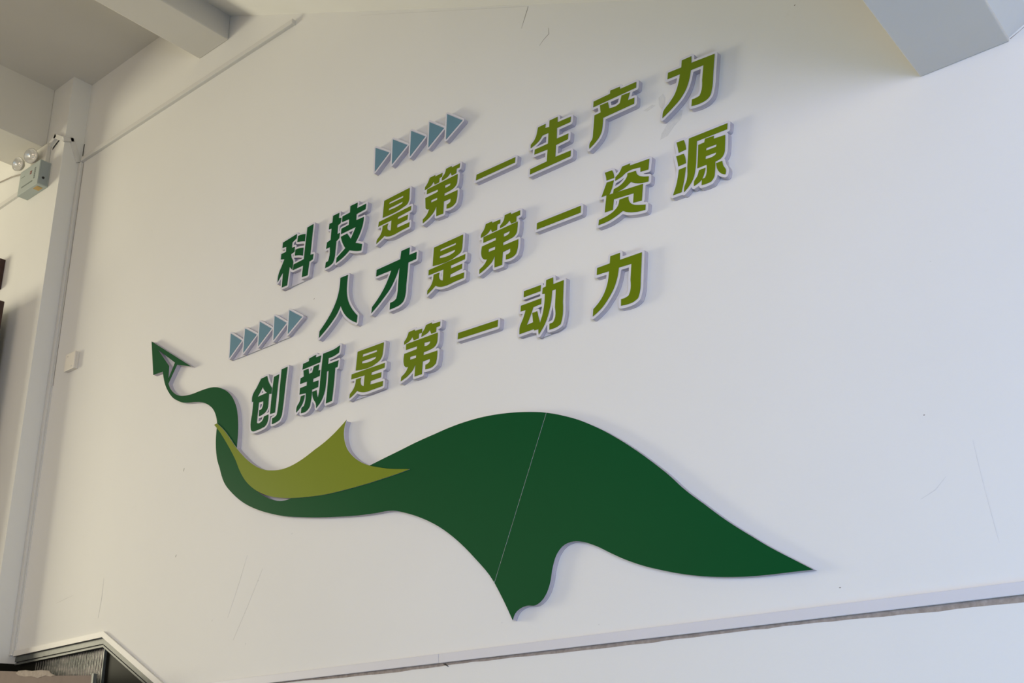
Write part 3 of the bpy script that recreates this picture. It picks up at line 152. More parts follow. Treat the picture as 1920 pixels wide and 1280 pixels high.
[[[-23424,27141,-23456,27168,-23468,27192,-23471,27216,-23442,27384,-23432,27408,-23400,27440,-23279,27504,-23232,27538,-23191,27576,-23261,27636,-23304,27697,-23335,27792,-23349,27888,-23345,27996,-23311,28176,-23300,28200,-23280,28220,-23237,28236,-23241,28272,-23235,28392,-23243,28404,-23268,28408,-23292,28419,-23321,28452,-23330,28488,-23323,28608,-23305,28644,-23228,28716,-23177,28776,-23144,28836,-23109,28920,-23092,28944,-23064,28963,-23040,28969,-22752,28985,-22728,28981,-22704,28968,-22668,28929,-22404,28921,-22368,28910,-22344,28889,-22300,28968,-22260,28995,-21984,29015,-21960,29012,-21936,29002,-21912,28980,-21900,28957,-21888,28952,-21588,28936,-21564,28929,-21535,28908,-21520,28884,-21513,28848,-21534,28692,-21546,28656,-21564,28637,-21588,28622,-21612,28616,-21684,28616,-21694,28608,-21696,28582,-21647,28548,-21633,28524,-21627,28500,-21636,28332,-21655,28188,-21667,28140,-21693,28080,-21720,28044,-21768,28000,-21825,27960,-21804,27953,-21720,27951,-21696,27942,-21664,27912,-21652,27876,-21659,27732,-21676,27600,-21727,27408,-21748,27372,-21876,27298,-21924,27279,-22008,27258,-22104,27251,-22200,27256,-22296,27266,-22332,27285,-22337,27276,-22345,27204,-22355,27180,-22377,27156,-22404,27143,-22752,27137,-22776,27139,-22800,27148,-22823,27168,-22837,27192,-22842,27228,-22831,27348,-22836,27365,-22932,27301,-23028,27249,-23136,27205,-23364,27136,-23400,27133]]]],
['yi','olive',[[[-20825,28222,-19161,28192,-19189,27973,-20850,28008]]],
[[[-19759,27900,-20875,27927,-20911,27949,-20927,27972,-20934,27996,-20905,28248,-20893,28272,-20875,28290,-20851,28302,-20827,28307,-19159,28277,-19135,28273,-19111,28260,-19089,28236,-19079,28212,-19077,28188,-19108,27948,-19123,27921,-19147,27900,-19171,27890,-19195,27888]]]],
['dong','olive',[[[-18094,28845,-17437,28844,-17463,28646,-18115,28643]],
[[-18236,28394,-17438,28403,-17459,28215,-17763,28200,-17782,28158,-17802,28115,-17822,28072,-17843,28030,-17889,27943,-17938,27858,-17989,27774,-18041,27690,-17792,27708,-17810,28020,-17619,28024,-17575,27795,-17561,27744,-17549,27694,-17541,27643,-17541,27592,-17547,27549,-17558,27507,-17572,27465,-17588,27424,-17765,27431,-17770,27477,-18335,27466,-18334,27521,-18331,27575,-18325,27629,-18314,27683,-18286,27753,-18246,27819,-18204,27884,-18165,27950,-18137,28010,-18110,28070,-18083,28131,-18058,28192,-18256,28203]],
[[-17223,28943,-16960,28950,-16969,28724,-16573,28733,-16648,28052,-16651,27911,-16660,27772,-16679,27635,-16715,27501,-16729,27463,-16745,27425,-16761,27387,-16778,27350,-16811,27337,-16843,27324,-16877,27313,-16910,27303,-16981,27291,-17053,27287,-17125,27288,-17198,27292,-17183,27478,-17052,27487,-17034,27506,-17016,27527,-17000,27548,-16957,27637,-16940,27737,-16940,27843,-16948,27952,-16881,28530,-17024,28527,-17037,28432,-17051,28337,-17068,28243,-17090,28150,-17112,28070,-17137,27991,-17165,27913,-17196,27835,-17231,27754,-17268,27673,-17310,27594,-17357,27519,-17412,27446,-17473,27377,-17537,27312,-17603,27247,-17607,27295,-17608,27343,-17607,27390,-17600,27437,-17589,27477,-17574,27516,-17557,27554,-17541,27592,-17513,27656,-17483,27719,-17454,27783,-17427,27847,-17402,27922,-17380,27997,-17361,28074,-17344,28151,-17328,28239,-17316,28327,-17307,28417,-17298,28506,-17402,28529,-17369,28724,-17250,28735]]],
[[[-17640,27170,-17664,27188,-17685,27222,-17693,27330,-17700,27343,-17796,27352,-17820,27366,-17844,27390,-18348,27382,-18372,27389,-18392,27402,-18416,27438,-18420,27462,-18416,27582,-18409,27642,-18393,27714,-18360,27794,-18240,27990,-18186,28110,-18192,28114,-18288,28124,-18319,28146,-18336,28174,-18341,28206,-18321,28398,-18317,28422,-18300,28450,-18276,28469,-18240,28479,-17496,28487,-17479,28494,-17486,28518,-17484,28554,-17496,28561,-18120,28559,-18156,28569,-18189,28602,-18200,28638,-18172,28878,-18144,28914,-18120,28926,-18096,28930,-17424,28928,-17388,28914,-17365,28890,-17352,28854,-17354,28818,-17340,28812,-17325,28818,-17302,28974,-17287,28998,-17268,29015,-17244,29025,-17220,29028,-16956,29035,-16932,29030,-16900,29010,-16878,28974,-16875,28950,-16880,28818,-16872,28811,-16560,28817,-16536,28809,-16512,28792,-16497,28770,-16489,28746,-16563,28050,-16575,27762,-16596,27618,-16647,27438,-16705,27306,-16727,27282,-16748,27270,-16860,27229,-16968,27207,-17052,27202,-17196,27207,-17220,27210,-17246,27222,-17268,27244,-17280,27270,-17283,27294,-17270,27462,-17270,27474,-17280,27481,-17348,27390,-17401,27330,-17544,27186,-17568,27170,-17592,27163,-17616,27163],
[-17233,27558,-17232,27554,-17220,27554,-17196,27562,-17088,27573,-17072,27594,-17040,27662,-17025,27750,-17025,27846,-17033,27954,-17023,28038,-17028,28055,-17034,28026,-17119,27798,-17189,27642],
[-17510,27906,-17508,27898,-17496,27909,-17485,27942,-17438,28122,-17448,28130,-17619,28122,-17640,28117,-17700,28115,-17708,28110,-17604,28108,-17580,28100,-17556,28082,-17538,28050]]]],
['li','olive',[[[-14869,28950,-14534,28951,-14553,28727,-13802,28717,-13827,28530,-13852,28343,-13878,28156,-13907,27970,-13921,27853,-13934,27735,-13952,27619,-13985,27507,-14001,27468,-14019,27429,-14038,27391,-14058,27353,-14094,27335,-14130,27317,-14168,27302,-14206,27289,-14253,27279,-14301,27274,-14350,27272,-14398,27271,-14458,27273,-14518,27278,-14577,27285,-14637,27293,-14615,27493,-14574,27491,-14532,27490,-14491,27491,-14451,27498,-14425,27505,-14400,27513,-14376,27523,-14351,27533,-14338,27557,-14324,27580,-14312,27604,-14300,27628,-14271,27715,-14257,27805,-14252,27898,-14251,27992,-14177,28475,-14609,28495,-14624,28426,-14641,28357,-14659,28289,-14681,28222,-14712,28141,-14746,28061,-14786,27983,-14829,27908,-14878,27836,-14932,27768,-14989,27702,-15048,27639,-15110,27576,-15175,27515,-15242,27458,-15314,27406,-15387,27361,-15463,27321,-15541,27285,-15620,27251,-15583,27476,-15528,27511,-15474,27547,-15422,27585,-15371,27626,-15319,27675,-15270,27726,-15223,27781,-15181,27838,-15137,27908,-15098,27980,-15064,28055,-15033,28132,-15005,28220,-14983,28310,-14966,28401,-14950,28493,-15385,28510,-15355,28731,-14906,28732]]],
[[[-15657,27174,-15689,27202,-15701,27226,-15705,27250,-15659,27514,-15633,27545,-15516,27622,-15424,27694,-15333,27784,-15252,27886,-15174,28018,-15117,28153,-15087,28246,-15052,28402,-15057,28411,-15069,28413,-15393,28425,-15417,28431,-15445,28450,-15466,28486,-15469,28522,-15438,28750,-15429,28774,-15409,28798,-15381,28813,-15357,28816,-14985,28817,-14975,28834,-14949,28978,-14925,29014,-14901,29029,-14865,29035,-14529,29036,-14505,29031,-14481,29017,-14453,28978,-14449,28954,-14457,28814,-13797,28802,-13761,28792,-13738,28774,-13720,28738,-13719,28702,-13867,27610,-13910,27466,-13966,27346,-14001,27290,-14097,27239,-14181,27208,-14241,27195,-14349,27187,-14469,27188,-14649,27209,-14688,27226,-14716,27262,-14722,27298,-14700,27502,-14685,27542,-14661,27565,-14637,27575,-14505,27576,-14469,27581,-14418,27598,-14409,27604,-14380,27658,-14353,27742,-14342,27814,-14335,28006,-14276,28390,-14289,28395,-14529,28406,-14543,28402,-14604,28186,-14667,28030,-14709,27946,-14807,27790,-14925,27646,-15117,27453,-15269,27334,-15417,27249,-15585,27173,-15621,27166]]]]],'arrows':[[[[[-24797,36869,-24080,36366,-24815,35854]],
[[-23890,36848,-23152,36295,-23927,35803]],
[[-22958,36810,-22259,36274,-23017,35758]],
[[-22046,36781,-21362,36228,-22109,35752]],
[[-21196,36737,-20491,36163,-21269,35717]]],
[[[-21307,35647,-21336,35673,-21347,35697,-21349,35721,-21319,36156,-21331,36153,-22075,35679,-22099,35672,-22135,35676,-22159,35689,-22177,35709,-22187,35733,-22189,35757,-22125,36789,-22112,36825,-22087,36850,-22063,36859,-22039,36861,-22003,36849,-21319,36296,-21311,36297,-21307,36305,-21271,36763,-21256,36789,-21223,36812,-21187,36816,-21163,36810,-20443,36227,-20421,36201,-20412,36177,-20414,36141,-20425,36117,-20451,36093,-21235,35645,-21271,35638]],
[[-23047,35684,-23083,35714,-23097,35757,-23038,36813,-23027,36849,-23011,36870,-22987,36885,-22951,36890,-22908,36873,-22207,36335,-22187,36309,-22179,36273,-22188,36237,-22207,36213,-22963,35697,-22999,35680,-23023,35678]],
[[-23959,35730,-23992,35757,-24004,35781,-24007,35805,-23970,36849,-23966,36873,-23947,36903,-23923,36920,-23887,36928,-23863,36923,-23839,36910,-23107,36361,-23082,36333,-23074,36309,-23073,36285,-23077,36261,-23107,36229,-23875,35741,-23911,35725,-23935,35724]],
[[-24847,35781,-24867,35793,-24883,35813,-24895,35853,-24877,36873,-24872,36897,-24858,36921,-24835,36940,-24799,36949,-24775,36946,-24751,36935,-24031,36430,-24005,36393,-24001,36357,-24007,36333,-24031,36303,-24763,35793,-24799,35776,-24823,35775]]]],
[[[[-32860,31647,-32132,31145,-32837,30612]],
[[-31961,31604,-31218,31135,-31978,30590]],
[[-31059,31628,-30329,31131,-31068,30616]],
[[-30176,31609,-29452,31114,-30172,30610]],
[[-29314,31590,-28569,31099,-29340,30630]]],
[[[-32016,30521,-32044,30546,-32057,30582,-32049,31110,-32052,31145,-32058,31110,-32088,31078,-32792,30546,-32820,30534,-32856,30535,-32882,30546,-32904,30570,-32917,30606,-32940,31650,-32936,31674,-32916,31704,-32892,31721,-32868,31727,-32833,31722,-32811,31710,-32088,31212,-32060,31182,-32052,31147,-32048,31182,-32040,31614,-32026,31650,-31998,31674,-31956,31684,-31920,31673,-31176,31204,-31152,31182,-31143,31194,-31143,31206,-31139,31638,-31131,31662,-31114,31686,-31092,31701,-31056,31708,-31032,31703,-31008,31690,-30288,31200,-30264,31178,-30257,31182,-30254,31194,-30256,31614,-30244,31650,-30216,31678,-30192,31687,-30168,31688,-30132,31676,-29412,31184,-29404,31194,-29390,31614,-29376,31640,-29352,31660,-29328,31669,-29292,31667,-29268,31656,-28524,31165,-28500,31139,-28490,31110,-28490,31086,-28498,31062,-28524,31033,-29316,30553,-29352,30551,-29376,30559,-29404,30582,-29419,30618,-29409,31038,-29412,31043,-30123,30546,-30144,30535,-30168,30530,-30192,30533,-30220,30546,-30241,30570,-30250,30594,-30253,31062,-30254,31074,-30264,31084,-30288,31062,-31020,30552,-31056,30537,-31080,30537,-31104,30545,-31133,30570,-31147,30606,-31144,31074,-31152,31089,-31176,31066,-31932,30525,-31968,30511,-31992,30512]]]]],'wave':{'left':[[[-24757,24617,-24091,24729,-23335,24848,-23150,24880,-22964,24912,-22779,24942,-22593,24969,-22413,24994,-22232,25016,-22051,25037,-21870,25057,-21693,25080,-21516,25102,-21338,25122,-21160,25138,-20988,25151,-20815,25161,-20643,25168,-20470,25172,-20301,25173,-20132,25172,-19963,25168,-19794,25160,-19630,25149,-19465,25135,-19301,25118,-19138,25099,-18977,25077,-18817,25053,-18657,25026,-18497,24997,-18399,24978,-18300,24958,-18202,24937,-18104,24915,-17987,24888,-17870,24859,-17754,24829,-17639,24797,-17527,24762,-17464,24742,-19587,20119,-19597,20134,-19753,20346,-19929,20544,-20115,20733,-20303,20919,-20469,21083,-20638,21243,-20811,21399,-20989,21549,-21162,21687,-21339,21820,-21520,21947,-21705,22068,-21886,22176,-22070,22278,-22258,22374,-22448,22465,-22599,22533,-22752,22597,-22906,22658,-23062,22715,-23216,22771,-23372,22824,-23529,22871,-23689,22908,-23868,22934,-24048,22949,-24230,22955,-24412,22957,-24619,22970,-24826,22985,-25033,23001,-25240,23019,-25453,23041,-25665,23065,-25878,23091,-26090,23118,-26355,23153,-26620,23189,-26884,23227,-27148,23268,-27377,23305,-27605,23344,-27833,23385,-28061,23428,-28301,23473,-28541,23520,-28780,23570,-29018,23626,-29213,23677,-29408,23732,-29601,23790,-29793,23852,-29999,23921,-30204,23993,-30408,24070,-30609,24152,-30798,24234,-30985,24320,-31170,24412,-31351,24511,-31524,24615,-31693,24725,-31858,24841,-32019,24963,-32177,25090,-32333,25221,-32479,25361,-32610,25514,-32710,25661,-32797,25816,-32876,25976,-32950,26140,-33006,26237,-33060,26335,-33110,26435,-33154,26537,-33185,26627,-33213,26717,-33237,26809,-33259,26902,-33280,27005,-33297,27108,-33311,27212,-33321,27317,-33326,27411,-33328,27505,-33327,27600,-33326,27694,-33320,27776,-33316,27858,-33318,27939,-33327,28019,-33340,28079,-33356,28138,-33376,28196,-33398,28253,-33423,28309,-33450,28364,-33479,28418,-33511,28470,-33549,28526,-33589,28580,-33632,28631,-33678,28681,-33734,28733,-33792,28781,-33853,28826,-33916,28870,-33983,28914,-34051,28955,-34122,28993,-34193,29029,-34260,29060,-34328,29089,-34397,29115,-34467,29140,-34578,29174,-34691,29204,-34805,29230,-34919,29255,-35032,29277,-35146,29296,-35260,29316,-35373,29339,-35492,29366,-35610,29395,-35726,29428,-35840,29469,-35910,29500,-35979,29533,-36046,29568,-36114,29604,-36185,29640,-36255,29678,-36325,29717,-36392,29759,-36451,29801,-36509,29845,-36564,29892,-36618,29940,-36684,30002,-36747,30066,-36807,30133,-36866,30202,-36925,30273,-36982,30346,-37036,30420,-37087,30497,-37138,30583,-37184,30672,-37227,30762,-37267,30854,-37301,30941,-37332,31029,-37361,31117,-37390,31207,-38081,31231,-38476,32885,-35368,30905,-36392,31249,-36898,30540,-36862,30478,-36825,30417,-36786,30357,-36743,30300,-36687,30236,-36626,30175,-36563,30118,-36496,30064,-36433,30016,-36368,29970,-36301,29928,-36232,29889,-36169,29858,-36106,29830,-36041,29804,-35975,29780,-35889,29754,-35801,29733,-35713,29715,-35624,29699,-35515,29683,-35405,29670,-35295,29661,-35185,29654,-35052,29650,-34920,29652,-34787,29655,-34655,29655,-34515,29655,-34375,29654,-34236,29650,-34096,29641,-34009,29633,-33921,29624,-33834,29612,-33747,29597,-33681,29582,-33614,29566,-33548,29547,-33483,29527,-33392,29494,-33303,29456,-33214,29415,-33128,29371,-33035,29320,-32943,29266,-32854,29208,-32769,29145,-32695,29085,-32624,29022,-32557,28955,-32493,28885,-32441,28822,-32392,28756,-32345,28689,-32301,28620,-32257,28548,-32217,28474,-32179,28398,-32146,28320,-32118,28241,-32094,28161,-32073,28080,-32054,27998,-32037,27915,-32022,27832,-32009,27749,-31997,27665,-31987,27571,-31979,27477,-31973,27383,-31968,27288,-31967,27139,-31973,26990,-31978,26841,-31976,26693,-31973,26607,-31969,26522,-31962,26438,-31948,26354,-31923,26267,-31892,26182,-31855,26099,-31815,26018,-31738,25896,-31649,25782,-31553,25673,-31456,25566,-31323,25422,-31185,25284,-31041,25151,-30892,25025,-30715,24886,-30531,24755,-30341,24634,-30144,24525,-29997,24452,-29847,24384,-29693,24324,-29536,24275,-29417,24244,-29296,24218,-29174,24199,-29051,24189,-28956,24188,-28861,24192,-28767,24201,-28672,24211,-28440,24220,-28209,24231,-27977,24243,-27746,24257,-27410,24282,-27075,24311,-26740,24344,-26406,24381,-25992,24433,-25580,24490,-25168,24553],
[-37946,32373,-36558,31390,-36932,30761,-36963,31342]]],'right':[[[-17449,24737,-17415,24726,-17304,24687,-17193,24647,-17082,24604,-16972,24559,-16862,24512,-16753,24464,-16646,24416,-16539,24366,-16432,24315,-16327,24261,-16222,24204,-16119,24143,-16016,24082,-15914,24019,-15811,23956,-15710,23892,-15609,23826,-15509,23759,-15409,23689,-15311,23618,-15214,23546,-15117,23473,-15020,23399,-14924,23324,-14829,23248,-14734,23171,-14641,23094,-14548,23015,-14455,22936,-14364,22856,-14273,22776,-14182,22694,-14092,22612,-14003,22530,-13885,22419,-13767,22306,-13650,22193,-13537,22076,-13453,21985,-13372,21892,-13290,21799,-13206,21709,-13070,21573,-12929,21442,-12786,21314,-12641,21187,-12507,21061,-12371,20937,-12235,20814,-12096,20693,-11944,20567,-11789,20444,-11633,20323,-11476,20203,-11370,20121,-11264,20039,-11156,19958,-11048,19878,-10923,19791,-10798,19705,-10671,19621,-10544,19538,-9995,19175,-10592,19194,-10763,19197,-10934,19201,-11105,19206,-11276,19213,-11452,19223,-11627,19235,-11803,19250,-11978,19268,-12098,19282,-12217,19297,-12336,19313,-12455,19331,-12579,19351,-12702,19372,-12825,19395,-12947,19419,-13070,19446,-13193,19474,-13316,19504,-13438,19535,-13590,19577,-13743,19621,-13894,19668,-14045,19716,-14175,19759,-14305,19803,-14434,19848,-14562,19896,-14696,19950,-14829,20007,-14961,20066,-15092,20127,-15228,20196,-15363,20268,-15497,20342,-15631,20417,-15739,20482,-15849,20545,-15960,20606,-16074,20661,-16172,20706,-16271,20749,-16371,20787,-16474,20816,-16562,20837,-16651,20853,-16740,20862,-16830,20861,-16902,20852,-16973,20838,-17042,20817,-17107,20788,-17172,20747,-17231,20699,-17285,20644,-17334,20585,-17376,20520,-17411,20450,-17442,20377,-17471,20304,-17511,20182,-17541,20057,-17571,19933,-17614,19813,-17643,19749,-17673,19686,-17707,19626,-17747,19569,-17792,19514,-17842,19462,-17896,19416,-17955,19377,-18000,19353,-18046,19333,-18095,19317,-18144,19305,-18215,19302,-18286,19313,-18358,19325,-18429,19328,-18488,19323,-18546,19315,-18603,19302,-18658,19284,-18711,19263,-18763,19237,-18811,19206,-18854,19168,-18885,19128,-18911,19084,-18933,19038,-18953,18989,-19017,19114,-19081,19238,-19146,19362,-19213,19485,-19292,19626,-19373,19766,-19456,19906,-19540,20044,-19554,20066,-19568,20089,-19577,20103]]],'board':[[[-24757,24617,-24091,24729,-23335,24848,-23150,24880,-22964,24912,-22779,24942,-22593,24969,-22413,24994,-22232,25016,-22051,25037,-21870,25057,-21693,25080,-21516,25102,-21338,25122,-21160,25138,-20988,25151,-20815,25161,-20643,25168,-20470,25172,-20301,25173,-20132,25172,-19963,25168,-19794,25160,-19630,25149,-19465,25135,-19301,25118,-19138,25099,-18977,25077,-18817,25053,-18657,25026,-18497,24997,-18399,24978,-18300,24958,-18202,24937,-18104,24915,-17987,24888,-17870,24859,-17754,24829,-17639,24797,-17527,24762,-17415,24726,-17304,24687,-17193,24647,-17082,24604,-16972,24559,-16862,24512,-16753,24464,-16646,24416,-16539,24366,-16432,24315,-16327,24261,-16222,24204,-16119,24143,-16016,24082,-15914,24019,-15811,23956,-15710,23892,-15609,23826,-15509,23759,-15409,23689,-15311,23618,-15214,23546,-15117,23473,-15020,23399,-14924,23324,-14829,23248,-14734,23171,-14641,23094,-14548,23015,-14455,22936,-14364,22856,-14273,22776,-14182,22694,-14092,22612,-14003,22530,-13885,22419,-13767,22306,-13650,22193,-13537,22076,-13453,21985,-13372,21892,-13290,21799,-13206,21709,-13070,21573,-12929,21442,-12786,21314,-12641,21187,-12507,21061,-12371,20937,-12235,20814,-12096,20693,-11944,20567,-11789,20444,-11633,20323,-11476,20203,-11370,20121,-11264,20039,-11156,19958,-11048,19878,-10923,19791,-10798,19705,-10671,19621,-10544,19538,-9995,19175,-10592,19194,-10763,19197,-10934,19201,-11105,19206,-11276,19213,-11452,19223,-11627,19235,-11803,19250,-11978,19268,-12098,19282,-12217,19297,-12336,19313,-12455,19331,-12579,19351,-12702,19372,-12825,19395,-12947,19419,-13070,19446,-13193,19474,-13316,19504,-13438,19535,-13590,19577,-13743,19621,-13894,19668,-14045,19716,-14175,19759,-14305,19803,-14434,19848,-14562,19896,-14696,19950,-14829,20007,-14961,20066,-15092,20127,-15228,20196,-15363,20268,-15497,20342,-15631,20417,-15739,20482,-15849,20545,-15960,20606,-16074,20661,-16172,20706,-16271,20749,-16371,20787,-16474,20816,-16562,20837,-16651,20853,-16740,20862,-16830,20861,-16902,20852,-16973,20838,-17042,20817,-17107,20788,-17172,20747,-17231,20699,-17285,20644,-17334,20585,-17376,20520,-17411,20450,-17442,20377,-17471,20304,-17511,20182,-17541,20057,-17571,19933,-17614,19813,-17643,19749,-17673,19686,-17707,19626,-17747,19569,-17792,19514,-17842,19462,-17896,19416,-17955,19377,-18000,19353,-18046,19333,-18095,19317,-18144,19305,-18215,19302,-18286,19313,-18358,19325,-18429,19328,-18488,19323,-18546,19315,-18603,19302,-18658,19284,-18711,19263,-18763,19237,-18811,19206,-18854,19168,-18885,19128,-18911,19084,-18933,19038,-18953,18989,-19017,19114,-19081,19238,-19146,19362,-19213,19485,-19292,19626,-19373,19766,-19456,19906,-19540,20044,-19554,20066,-19568,20089,-19582,20112,-19597,20134,-19753,20346,-19929,20544,-20115,20733,-20303,20919,-20469,21083,-20638,21243,-20811,21399,-20989,21549,-21162,21687,-21339,21820,-21520,21947,-21705,22068,-21886,22176,-22070,22278,-22258,22374,-22448,22465,-22599,22533,-22752,22597,-22906,22658,-23062,22715,-23216,22771,-23372,22824,-23529,22871,-23689,22908,-23868,22934,-24048,22949,-24230,22955,-24412,22957,-24619,22970,-24826,22985,-25033,23001,-25240,23019,-25453,23041,-25665,23065,-25878,23091,-26090,23118,-26355,23153,-26620,23189,-26884,23227,-27148,23268,-27377,23305,-27605,23344,-27833,23385,-28061,23428,-28301,23473,-28541,23520,-28780,23570,-29018,23626,-29213,23677,-29408,23732,-29601,23790,-29793,23852,-29999,23921,-30204,23993,-30408,24070,-30609,24152,-30798,24234,-30985,24320,-31170,24412,-31351,24511,-31524,24615,-31693,24725,-31858,24841,-32019,24963,-32177,25090,-32333,25221,-32479,25361,-32610,25514,-32710,25661,-32797,25816,-32876,25976,-32950,26140,-33006,26237,-33060,26335,-33110,26435,-33154,26537,-33185,26627,-33213,26717,-33237,26809,-33259,26902,-33280,27005,-33297,27108,-33311,27212,-33321,27317,-33326,27411,-33328,27505,-33327,27600,-33326,27694,-33320,27776,-33316,27858,-33318,27939,-33327,28019,-33340,28079,-33356,28138,-33376,28196,-33398,28253,-33423,28309,-33450,28364,-33479,28418,-33511,28470,-33549,28526,-33589,28580,-33632,28631,-33678,28681,-33734,28733,-33792,28781,-33853,28826,-33916,28870,-33983,28914,-34051,28955,-34122,28993,-34193,29029,-34260,29060,-34328,29089,-34397,29115,-34467,29140,-34578,29174,-34691,29204,-34805,29230,-34919,29255,-35032,29277,-35146,29296,-35260,29316,-35373,29339,-35492,29366,-35610,29395,-35726,29428,-35840,29469,-35910,29500,-35979,29533,-36046,29568,-36114,29604,-36185,29640,-36255,29678,-36325,29717,-36392,29759,-36451,29801,-36509,29845,-36564,29892,-36618,29940,-36684,30002,-36747,30066,-36807,30133,-36866,30202,-36925,30273,-36982,30346,-37036,30420,-37087,30497,-37138,30583,-37184,30672,-37227,30762,-37267,30854,-37301,30941,-37332,31029,-37361,31117,-37390,31207,-38081,31231,-38476,32885,-35368,30905,-36392,31249,-36898,30540,-36862,30478,-36825,30417,-36786,30357,-36743,30300,-36687,30236,-36626,30175,-36563,30118,-36496,30064,-36433,30016,-36368,29970,-36301,29928,-36232,29889,-36169,29858,-36106,29830,-36041,29804,-35975,29780,-35889,29754,-35801,29733,-35713,29715,-35624,29699,-35515,29683,-35405,29670,-35295,29661,-35185,29654,-35052,29650,-34920,29652,-34787,29655,-34655,29655,-34515,29655,-34375,29654,-34236,29650,-34096,29641,-34009,29633,-33921,29624,-33834,29612,-33747,29597,-33681,29582,-33614,29566,-33548,29547,-33483,29527,-33392,29494,-33303,29456,-33214,29415,-33128,29371,-33035,29320,-32943,29266,-32854,29208,-32769,29145,-32695,29085,-32624,29022,-32557,28955,-32493,28885,-32441,28822,-32392,28756,-32345,28689,-32301,28620,-32257,28548,-32217,28474,-32179,28398,-32146,28320,-32118,28241,-32094,28161,-32073,28080,-32054,27998,-32037,27915,-32022,27832,-32009,27749,-31997,27665,-31987,27571,-31979,27477,-31973,27383,-31968,27288,-31967,27139,-31973,26990,-31978,26841,-31976,26693,-31973,26607,-31969,26522,-31962,26438,-31948,26354,-31923,26267,-31892,26182,-31855,26099,-31815,26018,-31738,25896,-31649,25782,-31553,25673,-31456,25566,-31323,25422,-31185,25284,-31041,25151,-30892,25025,-30715,24886,-30531,24755,-30341,24634,-30144,24525,-29997,24452,-29847,24384,-29693,24324,-29536,24275,-29417,24244,-29296,24218,-29174,24199,-29051,24189,-28956,24188,-28861,24192,-28767,24201,-28672,24211,-28440,24220,-28209,24231,-27977,24243,-27746,24257,-27410,24282,-27075,24311,-26740,24344,-26406,24381,-25992,24433,-25580,24490,-25168,24553],
[-37946,32373,-36558,31390,-36932,30761,-36963,31342]]]},'leaf':{'face':[[[-33453,27959,-33285,27982,-33178,27900,-33072,27818,-32967,27733,-32865,27646,-32730,27523,-32600,27394,-32473,27262,-32348,27129,-32236,27006,-32123,26884,-32008,26765,-31890,26648,-31796,26561,-31701,26475,-31604,26391,-31506,26308,-31400,26221,-31294,26136,-31186,26054,-31075,25975,-30965,25901,-30852,25830,-30738,25763,-30621,25700,-30513,25648,-30404,25598,-30292,25553,-30179,25513,-30074,25482,-29967,25455,-29859,25432,-29751,25411,-29628,25390,-29504,25372,-29379,25359,-29254,25351,-29113,25350,-28971,25356,-28829,25368,-28689,25386,-28550,25409,-28411,25437,-28274,25470,-28138,25506,-27980,25553,-27824,25605,-27669,25661,-27514,25718,-27391,25755,-27268,25793,-27146,25833,-27025,25877,-26911,25923,-26798,25971,-26687,26022,-26576,26076,-26483,26124,-26391,26175,-26300,26227,-26209,26279,-26140,26320,-26071,26361,-26002,26403,-25934,26445,-25958,26398,-25981,26349,-26002,26300,-26019,26250,-26035,26186,-26046,26121,-26052,26055,-26054,25988,-26049,25911,-26037,25833,-26019,25757,-25996,25682,-25972,25614,-25944,25547,-25912,25482,-25876,25419,-25825,25345,-25768,25276,-25707,25210,-25644,25146,-25574,25081,-25500,25019,-25425,24960,-25347,24904,-25275,24857,-25203,24812,-25128,24769,-25053,24729,-24983,24694,-24911,24661,-24839,24629,-24767,24599,-24679,24566,-24591,24535,-24501,24507,-24412,24478,-24283,24436,-24153,24395,-24023,24356,-23891,24319,-23765,24288,-23637,24259,-23509,24231,-23382,24205,-23268,24181,-23154,24159,-23040,24137,-22926,24115,-23040,24104,-23153,24094,-23267,24084,-23380,24076,-23550,24064,-23720,24055,-23889,24046,-24059,24039,-24751,24007,-25459,23992,-26184,23993,-26371,23995,-26557,23999,-26744,24004,-26930,24013,-27171,24029,-27412,24050,-27653,24074,-27894,24101,-28092,24124,-28290,24148,-28488,24176,-28686,24207,-28839,24234,-28993,24263,-29146,24295,-29298,24330,-29403,24356,-29508,24384,-29613,24414,-29716,24446,-29857,24492,-29997,24542,-30136,24596,-30272,24655,-30409,24721,-30545,24792,-30678,24867,-30807,24949,-30929,25033,-31048,25122,-31164,25216,-31273,25316,-31382,25427,-31484,25545,-31581,25667,-31673,25792,-31742,25897,-31806,26006,-31870,26114,-31938,26221,-32025,26345,-32115,26466,-32208,26586,-32302,26705,-32405,26833,-32510,26960,-32617,27085,-32724,27210,-32814,27315,-32905,27419,-32998,27522,-33093,27622,-33181,27708,-33270,27793,-33361,27876]]],'board':[[[-28709,24215,-28989,24266,-29309,24337,-29609,24417,-29849,24493,-30129,24598,-30269,24658,-30544,24796,-30743,24916,-30889,25030,-31029,25148,-31189,25296,-31327,25436,-31548,25676,-31649,25791,-31731,25896,-31806,26016,-31847,26096,-31920,26276,-31942,26356,-31956,26436,-31964,26536,-31969,26719,-31797,26556,-31609,26389,-31400,26216,-31195,26056,-31069,25966,-30869,25836,-30621,25696,-30409,25596,-30309,25555,-30069,25477,-29869,25430,-29629,25386,-29389,25356,-29269,25348,-29109,25346,-28969,25352,-28689,25382,-28409,25434,-28149,25499,-27969,25553,-27509,25716,-27149,25828,-27009,25879,-26809,25962,-26489,26117,-26209,26275,-25969,26419,-25960,26416,-25963,26396,-26021,26256,-26041,26176,-26056,26056,-26053,25916,-26037,25816,-25999,25676,-25943,25536,-25878,25416,-25823,25336,-25699,25196,-25574,25076,-25429,24958,-25281,24856,-25129,24765,-24989,24692,-24818,24616,-25169,24559,-25989,24439,-26749,24349,-27409,24288,-27749,24263]],
[[-33329,27852,-33421,27936,-33436,27956,-33349,27969,-33329,27964,-33323,27876]]]}}

